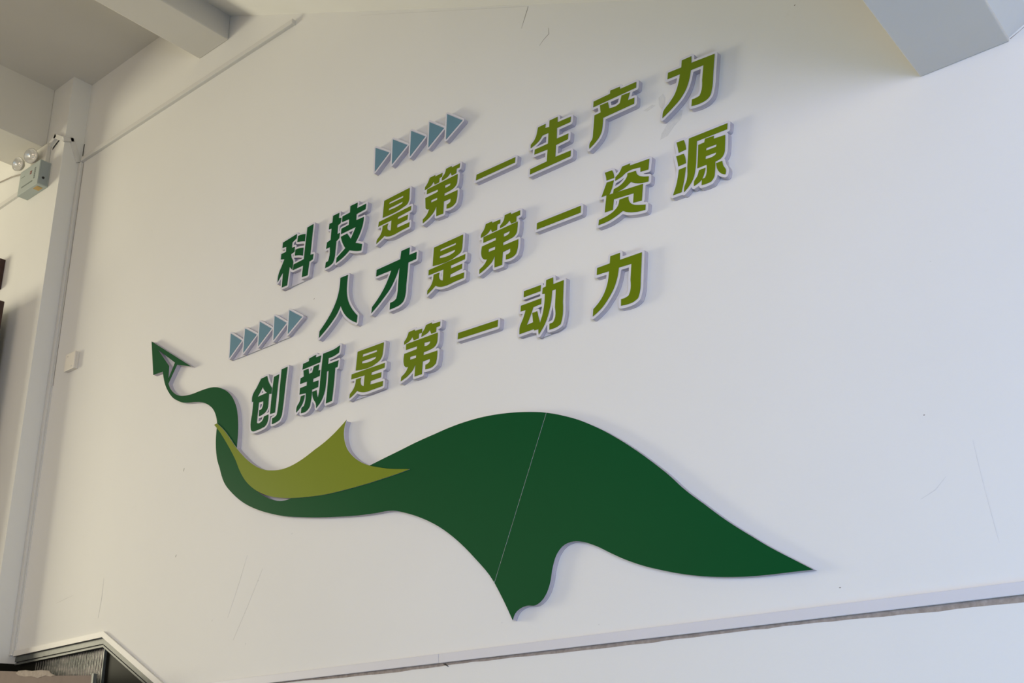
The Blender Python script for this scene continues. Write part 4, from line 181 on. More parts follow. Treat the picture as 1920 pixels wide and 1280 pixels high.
# ---------------------------------------------------------------- materials
def srgb(r, g, b):
    f = lambda v: (v/255)/12.92 if v <= 10 else ((v/255+0.055)/1.055)**2.4
    return (f(r), f(g), f(b), 1)

def mat(name, col, rough=0.6, spec=0.3, metal=0.0, var=0.0, vscale=3.0, bump=0.0, bscale=60.0, dirt=None, coat=0.0):
    m = bpy.data.materials.new(name); m.use_nodes = True
    nt = m.node_tree; N = nt.nodes; L = nt.links
    b = N['Principled BSDF']
    b.inputs['Base Color'].default_value = col
    b.inputs['Roughness'].default_value = rough
    b.inputs['Specular IOR Level'].default_value = spec
    b.inputs['Metallic'].default_value = metal
    b.inputs['Coat Weight'].default_value = coat
    b.inputs['Coat Roughness'].default_value = 0.3
    tc = N.new('ShaderNodeTexCoord')
    out = None
    if var > 0:
        n = N.new('ShaderNodeTexNoise'); n.inputs['Scale'].default_value = vscale; n.inputs['Detail'].default_value = 6
        n.inputs['Roughness'].default_value = 0.6
        L.new(tc.outputs['Object'], n.inputs['Vector'])
        r = N.new('ShaderNodeMapRange'); r.inputs['From Min'].default_value = 0.3; r.inputs['From Max'].default_value = 0.7
        r.inputs['To Min'].default_value = 1 - var; r.inputs['To Max'].default_value = 1 + var
        L.new(n.outputs['Fac'], r.inputs['Value'])
        x = N.new('ShaderNodeVectorMath'); x.operation = 'SCALE'; x.inputs[0].default_value = col[:3]
        L.new(r.outputs['Result'], x.inputs['Scale'])
        out = x.outputs['Vector']
    if dirt:
        dcol, lo, hi, amt, sc = dirt
        n2 = N.new('ShaderNodeTexNoise'); n2.inputs['Scale'].default_value = sc; n2.inputs['Detail'].default_value = 8
        n2.inputs['Roughness'].default_value = 0.7; n2.inputs['Distortion'].default_value = 0.6
        L.new(tc.outputs['Object'], n2.inputs['Vector'])
        r2 = N.new('ShaderNodeMapRange'); r2.inputs['From Min'].default_value = lo; r2.inputs['From Max'].default_value = hi
        r2.inputs['To Max'].default_value = amt
        L.new(n2.outputs['Fac'], r2.inputs['Value'])
        mx = N.new('ShaderNodeMix'); mx.data_type = 'RGBA'
        if out: L.new(out, mx.inputs[6])
        else: mx.inputs[6].default_value = col
        mx.inputs[7].default_value = dcol
        L.new(r2.outputs['Result'], mx.inputs[0])
        out = mx.outputs[2]
    if out: L.new(out, b.inputs['Base Color'])
    if bump > 0:
        n3 = N.new('ShaderNodeTexNoise'); n3.inputs['Scale'].default_value = bscale; n3.inputs['Detail'].default_value = 5
        n4 = N.new('ShaderNodeTexNoise'); n4.inputs['Scale'].default_value = bscale/14; n4.inputs['Detail'].default_value = 3
        L.new(tc.outputs['Object'], n3.inputs['Vector']); L.new(tc.outputs['Object'], n4.inputs['Vector'])
        ad = N.new('ShaderNodeMath'); ad.operation = 'MULTIPLY_ADD'; ad.inputs[1].default_value = 4.0
        L.new(n4.outputs['Fac'], ad.inputs[0]); L.new(n3.outputs['Fac'], ad.inputs[2])
        bp = N.new('ShaderNodeBump'); bp.inputs['Strength'].default_value = 1.0; bp.inputs['Distance'].default_value = bump
        L.new(ad.outputs[0], bp.inputs['Height']); L.new(bp.outputs['Normal'], b.inputs['Normal'])
    return m

M = {}
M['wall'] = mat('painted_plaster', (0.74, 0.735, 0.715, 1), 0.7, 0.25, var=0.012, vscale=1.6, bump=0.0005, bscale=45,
                dirt=((0.55, 0.53, 0.50, 1), 0.66, 0.80, 0.30, 5.0))
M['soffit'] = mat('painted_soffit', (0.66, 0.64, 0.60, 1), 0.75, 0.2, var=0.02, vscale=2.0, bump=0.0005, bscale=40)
M['floor'] = mat('terrazzo_floor', (0.26, 0.25, 0.235, 1), 0.5, 0.4, var=0.08, vscale=30)
M['crack'] = mat('crack_grey', (0.30, 0.28, 0.25, 1), 0.9, 0.1, var=0.1, vscale=50)
M['scuff'] = mat('scuff_grey', (0.645, 0.64, 0.625, 1), 0.8, 0.15, var=0.06, vscale=60)
M['scar'] = mat('bare_plaster_brown', (0.34, 0.29, 0.25, 1), 0.95, 0.1, var=0.25, vscale=60, bump=0.001, bscale=120)
M['trunk'] = mat('trunking_pvc', (0.63, 0.62, 0.65, 1), 0.45, 0.4, var=0.01, vscale=4)
M['conduit'] = mat('painted_conduit', (0.66, 0.65, 0.63, 1), 0.6, 0.25, var=0.01, vscale=4)
M['board'] = mat('foam_board_white', (0.63, 0.62, 0.67, 1), 0.55, 0.3, var=0.015, vscale=12)
M['edge'] = mat('foam_board_shaded_edge', (0.47, 0.445, 0.505, 1), 0.8, 0.15, var=0.04, vscale=40)  # lilac foam, darkened to hold the shade of the board sides
M['dark'] = mat('vinyl_deep_green', (0.002, 0.076, 0.019, 1), 0.36, 0.10, var=0.03, vscale=6)
M['olive'] = mat('vinyl_olive_green', (0.130, 0.188, 0.001, 1), 0.3, 0.2, var=0.03, vscale=6)
M['ribbon'] = mat('vinyl_ribbon_green', (0.0002, 0.069, 0.018, 1), 0.36, 0.09, var=0.02, vscale=3)
M['leafgreen'] = mat('vinyl_leaf_green', (0.170, 0.215, 0.006, 1), 0.34, 0.2, var=0.02, vscale=4)
M['blue'] = mat('vinyl_dusty_blue', (0.115, 0.230, 0.30, 1), 0.45, 0.2, var=0.03, vscale=8)
M['plate'] = mat('switch_plastic', (0.70, 0.66, 0.60, 1), 0.4, 0.4, var=0.01)
M['lightbox'] = mat('enamel_grey_green', (0.38, 0.43, 0.415, 1), 0.35, 0.45, var=0.02, vscale=10)
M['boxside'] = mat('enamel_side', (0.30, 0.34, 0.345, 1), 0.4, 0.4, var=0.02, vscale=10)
M['chrome'] = mat('reflector_chrome', (0.92, 0.91, 0.87, 1), 0.22, 0.8, metal=0.45, bump=0.0015, bscale=60)
M['lampbody'] = mat('lamp_housing_white', (0.62, 0.60, 0.55, 1), 0.4, 0.4, var=0.01)
M['black'] = mat('black_rubber', (0.02, 0.02, 0.02, 1), 0.5, 0.3, var=0.1)
M['red'] = mat('mark_dark_red', (0.20, 0.05, 0.04, 1), 0.5, 0.3, var=0.05)
M['mark'] = mat('mark_grey', (0.17, 0.20, 0.19, 1), 0.5, 0.3, var=0.05)
M['yellow'] = mat('sticker_ochre', (0.50, 0.34, 0.13, 1), 0.6, 0.3, var=0.05)
M['casing'] = mat('casing_white', (0.70, 0.68, 0.65, 1), 0.5, 0.3, var=0.03, vscale=14)
M['alu'] = mat('aluminium_dull', (0.085, 0.092, 0.085, 1), 0.42, 0.25, metal=0.0, var=0.25, vscale=35)
M['aludark'] = mat('aluminium_dark', (0.045, 0.045, 0.04, 1), 0.5, 0.4, var=0.2, vscale=35)
M['darkwood'] = mat('dark_brown_wood', (0.045, 0.02, 0.015, 1), 0.5, 0.4, var=0.2, vscale=25)
M['brown'] = mat('brown_hardboard', (0.20, 0.155, 0.135, 1), 0.8, 0.2, var=0.10, vscale=10)
M['torn'] = mat('torn_board_edge', (0.36, 0.31, 0.27, 1), 0.9, 0.1, var=0.2, vscale=60)
M['wire'] = mat('wire_grey', (0.30, 0.27, 0.24, 1), 0.6, 0.3, var=0.05)

def ribbed_glass():
    m = bpy.data.materials.new('ribbed_glass'); m.use_nodes = True
    nt = m.node_tree; N = nt.nodes; L = nt.links; b = N['Principled BSDF']
    tc = N.new('ShaderNodeTexCoord')
    w = N.new('ShaderNodeTexWave'); w.wave_type = 'BANDS'; w.bands_direction = 'X'
    w.inputs['Scale'].default_value = 16; w.inputs['Distortion'].default_value = 1.5; w.inputs['Detail'].default_value = 3
    n = N.new('ShaderNodeTexNoise'); n.inputs['Scale'].default_value = 9; n.inputs['Detail'].default_value = 5
    mp = N.new('ShaderNodeMapping'); mp.inputs['Scale'].default_value = (1, 1, 3.5)
    L.new(tc.outputs['Object'], w.inputs['Vector'])
    L.new(tc.outputs['Object'], mp.inputs['Vector']); L.new(mp.outputs[0], n.inputs['Vector'])
    cr = N.new('ShaderNodeValToRGB')
    e = cr.color_ramp.elements
    e[0].position = 0.53; e[0].color = (0.022, 0.026, 0.022, 1)
    e[1].position = 0.78; e[1].color = (0.24, 0.21, 0.19, 1)  # pale flecks paint broken highlights into the glass colour
    mu = N.new('ShaderNodeMath'); mu.operation = 'MULTIPLY_ADD'; mu.inputs[1].default_value = 0.18
    L.new(w.outputs['Fac'], mu.inputs[0]); L.new(n.outputs['Fac'], mu.inputs[2])
    L.new(mu.outputs[0], cr.inputs['Fac']); L.new(cr.outputs['Color'], b.inputs['Base Color'])
    bp = N.new('ShaderNodeBump'); bp.inputs['Strength'].default_value = 0.8; bp.inputs['Distance'].default_value = 0.004
    L.new(w.outputs['Fac'], bp.inputs['Height']); L.new(bp.outputs['Normal'], b.inputs['Normal'])
    b.inputs['Roughness'].default_value = 0.25; b.inputs['Specular IOR Level'].default_value = 0.3
    return m
M['glass'] = ribbed_glass()
M['darkglass'] = mat('dark_glass', (0.014, 0.014, 0.011, 1), 0.35, 0.02, var=0.1)

# ---------------------------------------------------------------- helpers
def link(name, me, m, parent=None):
    o = bpy.data.objects.new(name, me)
    if m is not None: me.materials.append(m)
    COL.objects.link(o)
    if parent is not None: o.parent = parent; o.location = -parent.location
    return o

def from_bm(name, bm, m, parent=None, smooth=False):
    bmesh.ops.recalc_face_normals(bm, faces=bm.faces)
    if parent is not None: bm.transform(Matrix.Translation(-parent.location))
    me = bpy.data.meshes.new(name); bm.to_mesh(me); bm.free()
    if smooth:
        for p in me.polygons: p.use_smooth = True
    o = bpy.data.objects.new(name, me); me.materials.append(m); COL.objects.link(o)
    if parent is not None: o.parent = parent
    return o

def prism(bm, loops, y0, y1, inset_front=0.0):
    """loops: [outer, hole...] of (x, z); solid between y0 (front) and y1 (back)"""
    pl = [[Vector((p[0], p[1], 0)) for p in l] for l in loops]
    tris = tessellate_polygon(pl)
    flat = [p for l in pl for p in l]
    F = [bm.verts.new((p.x, y0, p.y)) for p in flat]
    B = [bm.verts.new((p.x, y1, p.y)) for p in flat]
    for t in tris:
        if len(set(t)) < 3: continue
        try:
            bm.faces.new([F[i] for i in t]); bm.faces.new([B[i] for i in reversed(t)])
        except ValueError: pass
    k = 0
    for l in pl:
        n = len(l)
        for i in range(n):
            j = (i+1) % n
            try: bm.faces.new((F[k+i], F[k+j], B[k+j], B[k+i]))
            except ValueError: pass
        k += n

def box(bm, x0, x1, y0, y1, z0, z1, bev=0.0):
    r = bmesh.ops.create_cube(bm, size=1.0)
    vs = r['verts']
    for v in vs:
        v.co = Vector((x0 if v.co.x < 0 else x1, y0 if v.co.y < 0 else y1, z0 if v.co.z < 0 else z1))
    if bev > 0:
        es = list({e for v in vs for e in v.link_edges})
        bmesh.ops.bevel(bm, geom=es, offset=bev, segments=2, affect='EDGES', profile=0.5)

def boxobj(name, m, dims, parent=None, bev=0.0):
    bm = bmesh.new(); box(bm, *dims, bev=bev)
    return from_bm(name, bm, m, parent)

def thing(name, label, cat, loc, group=None):
    o = bpy.data.objects.new(name, None); o.empty_display_size = 0.05; COL.objects.link(o)
    o.location = loc; o['label'] = label; o['category'] = cat
    if group: o['group'] = group
    return o

def struct(o, label=None):
    o['kind'] = 'structure'
    if label: o['label'] = label
    return o

def tube(bm, pts, r, seg=8):
    rings = []
    P = [Vector(p) for p in pts]
    for i, p in enumerate(P):
        d = (P[min(i+1, len(P)-1)] - P[max(i-1, 0)]).normalized()
        a = d.cross(Vector((0, 0, 1)))
        if a.length < 0.1: a = d.cross(Vector((1, 0, 0)))
        a.normalize(); b = d.cross(a)
        rings.append([bm.verts.new(p + r*(math.cos(t)*a + math.sin(t)*b)) for t in [2*math.pi*k/seg for k in range(seg)]])
    for A, B in zip(rings, rings[1:]):
        for k in range(seg): bm.faces.new((A[k], A[(k+1) % seg], B[(k+1) % seg], B[k]))
    bm.faces.new(rings[0]); bm.faces.new(list(reversed(rings[-1])))

def sweep_rect(bm, a, b, wdir, ndir, w, t):
    """bar from a to b, width w along wdir (centred), thickness t along ndir (from the surface out)"""
    a, b, wd, nd = Vector(a), Vector(b), Vector(wdir).normalized(), Vector(ndir).normalized()
    V = []
    for p in (a, b):
        for s, h in ((-.5, 0), (.5, 0), (.5, 1), (-.5, 1)):
            V.append(bm.verts.new(p + wd*w*s + nd*t*h))
    for f in ((0, 1, 2, 3), (7, 6, 5, 4), (0, 4, 5, 1), (1, 5, 6, 2), (2, 6, 7, 3), (3, 7, 4, 0)):
        bm.faces.new([V[i] for i in f])

def L_(flat): return [(flat[i]*1e-4, flat[i+1]*1e-4) for i in range(0, len(flat), 2)]

# ---------------------------------------------------------------- room
CX = -4.718           # right-hand face of the corner column
CY = -0.105           # front of the column and of the wall left of it
ZC = 5.043            # landing ceiling
def room():
    # main wall with the sloped-head glazed opening at its lower left
    bm = bmesh.new()
    prism(bm, [[(CX-0.05, 2.046), (-4.0, 2.060), (-3.56, 1.829), (-3.0, 1.535), (-3.0, 0.0), (2.9, 0.0), (2.9, 6.2), (CX-0.05, 6.2)]], 0.0, 0.14)
    w = struct(from_bm('wall_back', bm, M['wall']))
    # column with the wall that runs on to the left
    bm = bmesh.new(); box(bm, -7.8, CX, CY, 0.14, 2.018, 6.2)
    l = struct(from_bm('wall_left', bm, M['wall']))
    boxobj('plinth', M['darkglass'], (-7.8, CX, CY+0.01, 0.14, 0, 2.018), l)
    struct(boxobj('floor', M['floor'], (-13.0, 9.0, -16.0, 0.3, -0.12, 0.0)))
    struct(boxobj('wall_right', M['wall'], (2.9, 3.04, -5.5, 0.14, 0, 6.2)))
    # landing ceiling and its two beams
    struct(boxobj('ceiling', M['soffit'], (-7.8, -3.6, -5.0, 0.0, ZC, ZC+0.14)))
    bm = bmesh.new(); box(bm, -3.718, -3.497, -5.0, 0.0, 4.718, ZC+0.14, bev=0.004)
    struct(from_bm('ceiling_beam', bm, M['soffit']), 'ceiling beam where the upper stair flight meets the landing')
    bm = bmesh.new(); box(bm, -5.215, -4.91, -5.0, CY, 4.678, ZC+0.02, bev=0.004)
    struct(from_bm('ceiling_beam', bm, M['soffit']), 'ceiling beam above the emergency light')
    # sloping underside of the flight between the two landings
    bm = bmesh.new()
    prism(bm, [[(-3.497, 4.852), (-0.55, 3.355), (-0.55, 3.52), (-3.497, 5.02)]], -1.75, 0.0)
    struct(from_bm('ceiling_slope', bm, M['wall']), 'sloping underside of the stair flight')
    # beam at the foot of that flight
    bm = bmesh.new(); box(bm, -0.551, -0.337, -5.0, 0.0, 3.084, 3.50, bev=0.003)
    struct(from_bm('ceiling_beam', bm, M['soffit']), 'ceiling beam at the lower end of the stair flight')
    bm = bmesh.new()
    prism(bm, [[(-0.337, 3.094), (2.9, 4.736), (2.9, 4.92), (-0.337, 3.28)]], -1.75, 0.0)
    struct(from_bm('ceiling_slope', bm, M['wall']), 'underside of the next stair flight')
    return w
WALL = room()

def ribbon_mark(name, pts, widths, m, y=-0.0004):
    """thin surface mark on the wall: polyline of (x, z) with a width per point"""
    bm = bmesh.new(); A = []; B = []
    for i, (x, z) in enumerate(pts):
        a = Vector(pts[max(i-1, 0)]); b = Vector(pts[min(i+1, len(pts)-1)]); d = (b-a).normalized(); n = Vector((-d.y, d.x))
        w = widths[i]/2
        A.append(bm.verts.new((x+n.x*w, y, z+n.y*w))); B.append(bm.verts.new((x-n.x*w, y, z-n.y*w)))
    for i in range(len(pts)-1): bm.faces.new((A[i], A[i+1], B[i+1], B[i]))
    ex = bmesh.ops.extrude_face_region(bm, geom=bm.faces[:])
    for v in [g for g in ex['geom'] if isinstance(g, bmesh.types.BMVert)]: v.co.y = 0.001
    return from_bm(name, bm, m, WALL)

def patch(name, pts, m, y=-0.0004):
    bm = bmesh.new(); prism(bm, [pts], y, 0.001); return from_bm(name, bm, m, WALL)

MM = 0.001
ribbon_mark('crack', [(-1.757, 3.962), (-1.762, 3.948), (-1.777, 3.915), (-1.79, 3.885)], [2*MM, 2.4*MM, 1.6*MM, .4*MM], M['crack'])
ribbon_mark('crack', [(-1.676, 3.828), (-1.676, 3.803), (-1.70, 3.79), (-1.718, 3.775)], [1*MM, 2.0*MM, 1.4*MM, .4*MM], M['crack'])
ribbon_mark('crack', [(-2.60, 4.376), (-2.35, 4.254), (-2.1, 4.13), (-1.9, 4.032), (-1.757, 3.962)], [.5*MM, 1.2*MM, .8*MM, 1.4*MM, 1.6*MM], M['scuff'])
ribbon_mark('crack', [(-.601, 2.15), (-.600, 2.106), (-.597, 2.03), (-.592, 1.95), (-.590, 1.92)], [.5*MM, 1.2*MM, .7*MM, 1.2*MM, .4*MM], M['scuff'])
ribbon_mark('crack', [(-.335, 3.090), (-.31, 3.101), (-.29, 3.112), (-.24, 3.139), (-.15, 3.183)], [2.2*MM, .8*MM, 2*MM, 1*MM, .8*MM], M['crack'])
ribbon_mark('scratch', [(-.735, 2.04), (-.70, 2.055), (-.672, 2.08)], [1*MM, 2*MM, .5*MM], M['scuff'])
for x, z, a, l, m in ((-3.555, 2.662, 80, 14, 'crack'), (-3.558, 2.321, 60, 11, 'crack'), (-.694, 2.228, 0, 4, 'crack'), (-.835, 3.463, 20, 5, 'crack'),
                      (-.614, 2.591, 10, 4, 'scuff'), (-2.815, 3.177, 40, 6, 'crack'), (-1.1, 1.93, 30, 8, 'crack'), (-2.1, 4.5-.6, 10, 4, 'scuff'),
                      (-.95, 1.872, 0, 5, 'crack'), (-2.37, 3.03+.4, 0, 5, 'scuff'), (-1.62, 1.86, 20, 4, 'scuff'), (-1.95, 1.90, 0, 4, 'scuff'),
                      (-3.3, 2.05, 40, 8, 'scuff'), (-3.05, 2.16, 10, 8, 'scuff'), (-3.1, 1.95, 60, 6, 'scuff'), (-2.88, 2.3, 10, 8, 'scuff')):
    a = math.radians(a); dx, dz = math.cos(a)*l*MM/2, math.sin(a)*l*MM/2
    ribbon_mark('chip', [(x-dx, z-dz), (x, z+.3*MM), (x+dx, z+dz)], [1.2*MM, 3*MM, 1*MM], M[m])
patch('glue_patch', [(-1.258, 3.292), (-1.236, 3.300), (-1.212, 3.288), (-1.222, 3.262), (-1.246, 3.248), (-1.270, 3.226), (-1.296, 3.222), (-1.290, 3.240), (-1.270, 3.262)], M['scuff'])
patch('glue_patch', [(-1.288, 3.366), (-1.272, 3.372), (-1.266, 3.356), (-1.272, 3.330), (-1.282, 3.322), (-1.289, 3.340)], M['scuff'])
patch('glue_patch', [(-1.345, 3.345), (-1.312, 3.352), (-1.302, 3.345), (-1.330, 3.337)], M['scuff'])
ribbon_mark('scratch', [(-4.40, 2.24), (-4.34, 2.25), (-4.27, 2.258)], [.6*MM, 2*MM, .6*MM], M['scuff'])
ribbon_mark('scratch', [(-4.05, 2.30), (-4.05, 2.22), (-4.06, 2.14)], [1*MM, 4*MM, 1*MM], M['scuff'])
ribbon_mark('scratch', [(-3.12, 2.26), (-3.16, 2.16), (-3.21, 2.05)], [.5*MM, 1.4*MM, .5*MM], M['scuff'])
ribbon_mark('scratch', [(-3.03, 2.20), (-3.10, 2.08), (-3.17, 1.97)], [.5*MM, 1.4*MM, .5*MM], M['scuff'])

# ---------------------------------------------------------------- lettering on the wall
T = 0.020
def boards(loops_list, parent, m=None):
    """white foam board in two glued layers"""
    m = m or M['board']
    bm = bmesh.new()
    for lp in loops_list: prism(bm, lp, -0.0192, -0.0052)
    shade_edges(from_bm('front_board', bm, m, parent))
    bm = bmesh.new()
    for lp in loops_list:
        prism(bm, [shrink(l, 0.0007) for l in lp], -0.0052, 0.0002)
    shade_edges(from_bm('back_board', bm, m, parent))

def shade_edges(o):
    """gives the sawn foam edges a duller lilac with the side shade put into the colour"""
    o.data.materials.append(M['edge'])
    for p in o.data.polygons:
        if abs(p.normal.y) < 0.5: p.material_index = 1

def shrink(l, d):
    """moves each point of a loop d towards the solid side; outer loops run one way and holes the other"""
    n = len(l); out = []
    for i in range(n):
        a = Vector(l[i-1]); p = Vector(l[i]); b = Vector(l[(i+1) % n])
        e1 = (p-a); e2 = (b-p)
        if e1.length < 1e-9 or e2.length < 1e-9: out.append(l[i]); continue
        t = (e1.normalized()+e2.normalized())
        if t.length < 0.2: out.append(l[i]); continue
        t.normalize(); nrm = Vector((-t.y, t.x))
        out.append((p.x + nrm.x*d*SG, p.y + nrm.y*d*SG))
    return out
SG = 1.0

LABELS = [
    ('top', 'first dark green character of the top line, leftmost'),
    ('top', 'second dark green character of the top line, left of the olive ones'),
    ('top', 'first olive green character of the top line, right of the dark green pair'),
    ('top', 'olive green character left of the single bar in the top line'),
    ('top', 'single olive green bar in the top line'),
    ('top', 'olive green character right of the single bar in the top line'),
    ('top', 'last but one olive green character of the top line'),
    ('top', 'last olive green character of the top line, highest on the wall'),
    ('middle', 'dark green two-legged character beside the lower triangle row'),
    ('middle', 'second dark green character of the middle line'),
    ('middle', 'first olive green character of the middle line, right of the dark green pair'),
    ('middle', 'olive green character left of the single bar in the middle line'),
    ('middle', 'single olive green bar in the middle line'),
    ('middle', 'olive green character right of the single bar in the middle line'),
    ('middle', 'last olive green character of the middle line, below the highest character'),
    ('bottom', 'first dark green character of the bottom line, above the yellow-green leaf'),
    ('bottom', 'second dark green character of the bottom line'),
    ('bottom', 'first olive green character of the bottom line, right of the dark green pair'),
    ('bottom', 'olive green character left of the single bar in the bottom line'),
    ('bottom', 'single olive green bar in the bottom line'),
    ('bottom', 'olive green character right of the single bar in the bottom line'),
    ('bottom', 'last olive green character of the bottom line, above the green ribbon'),
]
for (key, col, groups, bds), (row, lab) in zip(DATA['chars'], LABELS):
    bl = [[L_(l) for l in g] for g in bds]
    xs = [p[0] for p in bl[0][0]]; zs = [p[1] for p in bl[0][0]]
    grp = 'wall characters of the %s line' % row
    t = thing('wall_character', lab, 'wall letter', ((min(xs)+max(xs))/2, 0, min(zs)), grp)
    boards(bl, t)
    for k, g in enumerate(groups):
        bm = bmesh.new(); prism(bm, [L_(l) for l in g], -0.0204-0.00004*k, -0.0190)
        from_bm('stroke', bm, M[col], t)

for (groups, bds), lab in zip(DATA['arrows'], ('row of five dusty blue triangles above the top line of characters',
                                               'row of five dusty blue triangles left of the middle line of characters')):
    bl = [[L_(l) for l in g] for g in bds]
    xs = [p[0] for l in bl for p in l[0]]; zs = [p[1] for l in bl for p in l[0]]
    t = thing('triangle_arrow_strip', lab, 'wall decoration', ((min(xs)+max(xs))/2, 0, min(zs)), 'triangle strips on the wall')
    boards(bl, t)
    for g in groups:
        bm = bmesh.new(); prism(bm, [L_(l) for l in g], -0.0204, -0.0190)
        from_bm('triangle', bm, M['blue'], t)

wv = DATA['wave']
t = thing('ribbon_sign', 'long dark green ribbon with a paper plane tip, winding below the characters', 'wall decoration', (-2.2, 0, 1.95))
boards([[L_(l) for l in g] for g in wv['board']], t)
for k in ('left', 'right'):
    bm = bmesh.new()
    for g in wv[k]: prism(bm, [L_(l) for l in g], -0.0200, -0.0190)
    from_bm('face_panel', bm, M['ribbon'], t)

lf = DATA['leaf']
t = thing('leaf_sign', 'yellow-green leaf shaped board lying over the dark green ribbon', 'wall decoration', (-2.75, 0, 2.6))
bm = bmesh.new()
for g in lf['face']: prism(bm, [L_(l) for l in g], -0.0236, -0.0225)
from_bm('face_panel', bm, M['leafgreen'], t)
bm = bmesh.new()
for g in lf['face']: prism(bm, [L_(l) for l in g], -0.0225, -0.0202)
from_bm('front_board', bm, M['board'], t)
bm = bmesh.new()
for g in lf['board']: prism(bm, [L_(l) for l in g], -0.0202, 0.0)
shade_edges(from_bm('back_board', bm, M['board'], t))

# ---------------------------------------------------------------- cable trunking on the walls
def trunking(label, x0, x1, z, h, d, joints, grp=None, m=None):
    m = m or M['trunk']
    t = thing('cable_trunking', label, 'cable trunking', ((x0+x1)/2, 0, z), grp)
    xs = [x0] + joints + [x1]
    for a, b in zip(xs, xs[1:]):
        bm = bmesh.new(); box(bm, a+.0006, b-.0006, -d*0.45, 0.0, z+.0012, z+h-.0012)
        from_bm('base', bm, m, t)
        bm = bmesh.new(); box(bm, a+.0006, b-.0006, -d, -d*0.40, z, z+h, bev=0.0015)
        from_bm('lid', bm, m, t)
    return t
t1 = trunking('long white cable trunking running level below the green ribbon', -3.42, 2.85, 1.8085, 0.0265, 0.012, [-2.183, -0.2])
t2 = trunking('thin white cable trunking running level from the corner column, high up by the ceiling', -4.69, -3.018, 4.545, 0.024, 0.019, [], m=M['conduit'])
bm = bmesh.new(); box(bm, -3.018, -3.014, -0.0195, 0, 4.5445, 4.570); from_bm('end_cap', bm, M['casing'], t2)

# bare strip where plaster has broken away under the long trunking
random.seed(4)
top = []; bot = []
n = 150
for i in range(n+1):
    x = -3.3 + 6.0*i/n
    s = max(0.0, min(1.0, (x+3.0)/2.4))
    w = 0.0045 + 0.009*s + 0.0018*math.sin(x*7.1) + random.uniform(-.0012, .0012) + 0.002*math.sin(x*2.3+1)
    bot.append((x, 1.8090-max(.002, w)))
patch('plaster_scar', [(-3.3, 1.8095), (2.7, 1.8095)] + list(reversed(bot)), M['scar'], y=-0.0006)
ribbon_mark('crack', [(-2.175, 1.806), (-2.166, 1.804), (-2.155, 1.797)], [1*MM, 5*MM, 1.5*MM], M['black'], y=-0.0012)

# vertical trunking in the corner beside the column, with the loop round the column head
t = thing('corner_conduit', 'white cable conduit in the corner of the column, looping round its head', 'cable conduit', (-4.70, 0, 2.05))
bm = bmesh.new(); box(bm, CX+.001, -4.6935, -0.0155, 0.0, 2.05, 4.545, bev=0.0015); from_bm('channel', bm, M['conduit'], t)
bm = bmesh.new(); box(bm, -4.6925, -4.6890, -0.006, 0.0, 2.05, 3.62); from_bm('cable', bm, M['conduit'], t)
bm = bmesh.new(); box(bm, -4.6925, -4.6885, -0.007, 0.0, 3.62, 3.93); from_bm('cable', bm, M['lampbody'], t)
bm = bmesh.new(); sweep_rect(bm, (CX, -0.020, 4.545), (CX, -0.072, 4.668), (0, .92, .38), (1, 0, 0), .022, .013); from_bm('channel', bm, M['conduit'], t)
bm = bmesh.new(); sweep_rect(bm, (CX, -0.064, 4.662), (CX, -0.118, 4.640), (0, -.35, .93), (1, 0, 0), .024, .013); from_bm('channel', bm, M['conduit'], t)
bm = bmesh.new(); sweep_rect(bm, (CX+.010, CY, 4.640), (-4.815, CY, 4.705), (.5, 0, .86), (0, -1, 0), .024, .013); from_bm('channel', bm, M['conduit'], t)
bm = bmesh.new(); sweep_rect(bm, (-4.80, CY, 4.705), (-4.93, CY, 4.62), (-.5, 0, .86), (0, -1, 0), .026, .013); from_bm('channel', bm, M['conduit'], t)
# cracked open seams, dark
bm = bmesh.new(); sweep_rect(bm, (-4.7105, -0.0, 4.585), (-4.7105, -0.0, 4.665), (1, 0, 0), (0, -1, 0), .007, .0012); from_bm('cable', bm, M['black'], t)
bm = bmesh.new(); sweep_rect(bm, (-4.835, CY, 4.640), (-4.770, CY, 4.672), (0, 0, 1), (0, -1, 0), .014, .0012); from_bm('cable', bm, M['black'], t)
bm = bmesh.new(); box(bm, -4.6890, -4.6868, -0.0014, 0.0, 3.30, 4.54); from_bm('cable', bm, M['wire'], t)

t = thing('wall_cable_channel', 'pale cable channel slanting left from the foot of the emergency light', 'cable channel', (-5.25, CY, 4.48))
bm = bmesh.new(); sweep_rect(bm, (-5.02, CY, 4.478), (-6.4, CY, 4.462), (0, 0, 1), (0, -1, 0), .026, .014); from_bm('channel', bm, M['conduit'], t)
bm = bmesh.new(); tube(bm, [(-5.03, CY-.03, 4.575), (-5.12, CY-.008, 4.597), (-5.25, CY-.005, 4.632), (-5.40, CY-.005, 4.655), (-5.7, CY-.005, 4.67), (-6.2, CY-.005, 4.66)], .0035)
o = from_bm('thin_wire', bm, M['wire']); o['label'] = 'thin grey wire sagging from the left side of the emergency light'; o['category'] = 'wire'

# ---------------------------------------------------------------- wall plate
t = thing('wall_plate', 'small blank beige electrical cover plate low beside the corner column', 'electrical plate', (-4.52, 0, 3.335))
bm = bmesh.new(); box(bm, -4.562, -4.478, -0.013, 0, 3.333, 3.418, bev=.001); from_bm('back_box', bm, M['plate'], t)
bm = bmesh.new(); box(bm, -4.566, -4.480, -0.021, -0.012, 3.333, 3.420, bev=.002); from_bm('cover', bm, M['plate'], t)
for x, z in ((-4.545, 3.405), (-4.502, 3.348)):
    bm = bmesh.new(); bmesh.ops.create_cone(bm, cap_ends=True, segments=14, radius1=.0032, radius2=.0028, depth=.0015)
    bm.transform(Matrix.Translation((x, -0.0217, z)) @ Matrix.Rotation(math.pi/2, 4, 'X')); from_bm('screw', bm, M['scuff'], t)

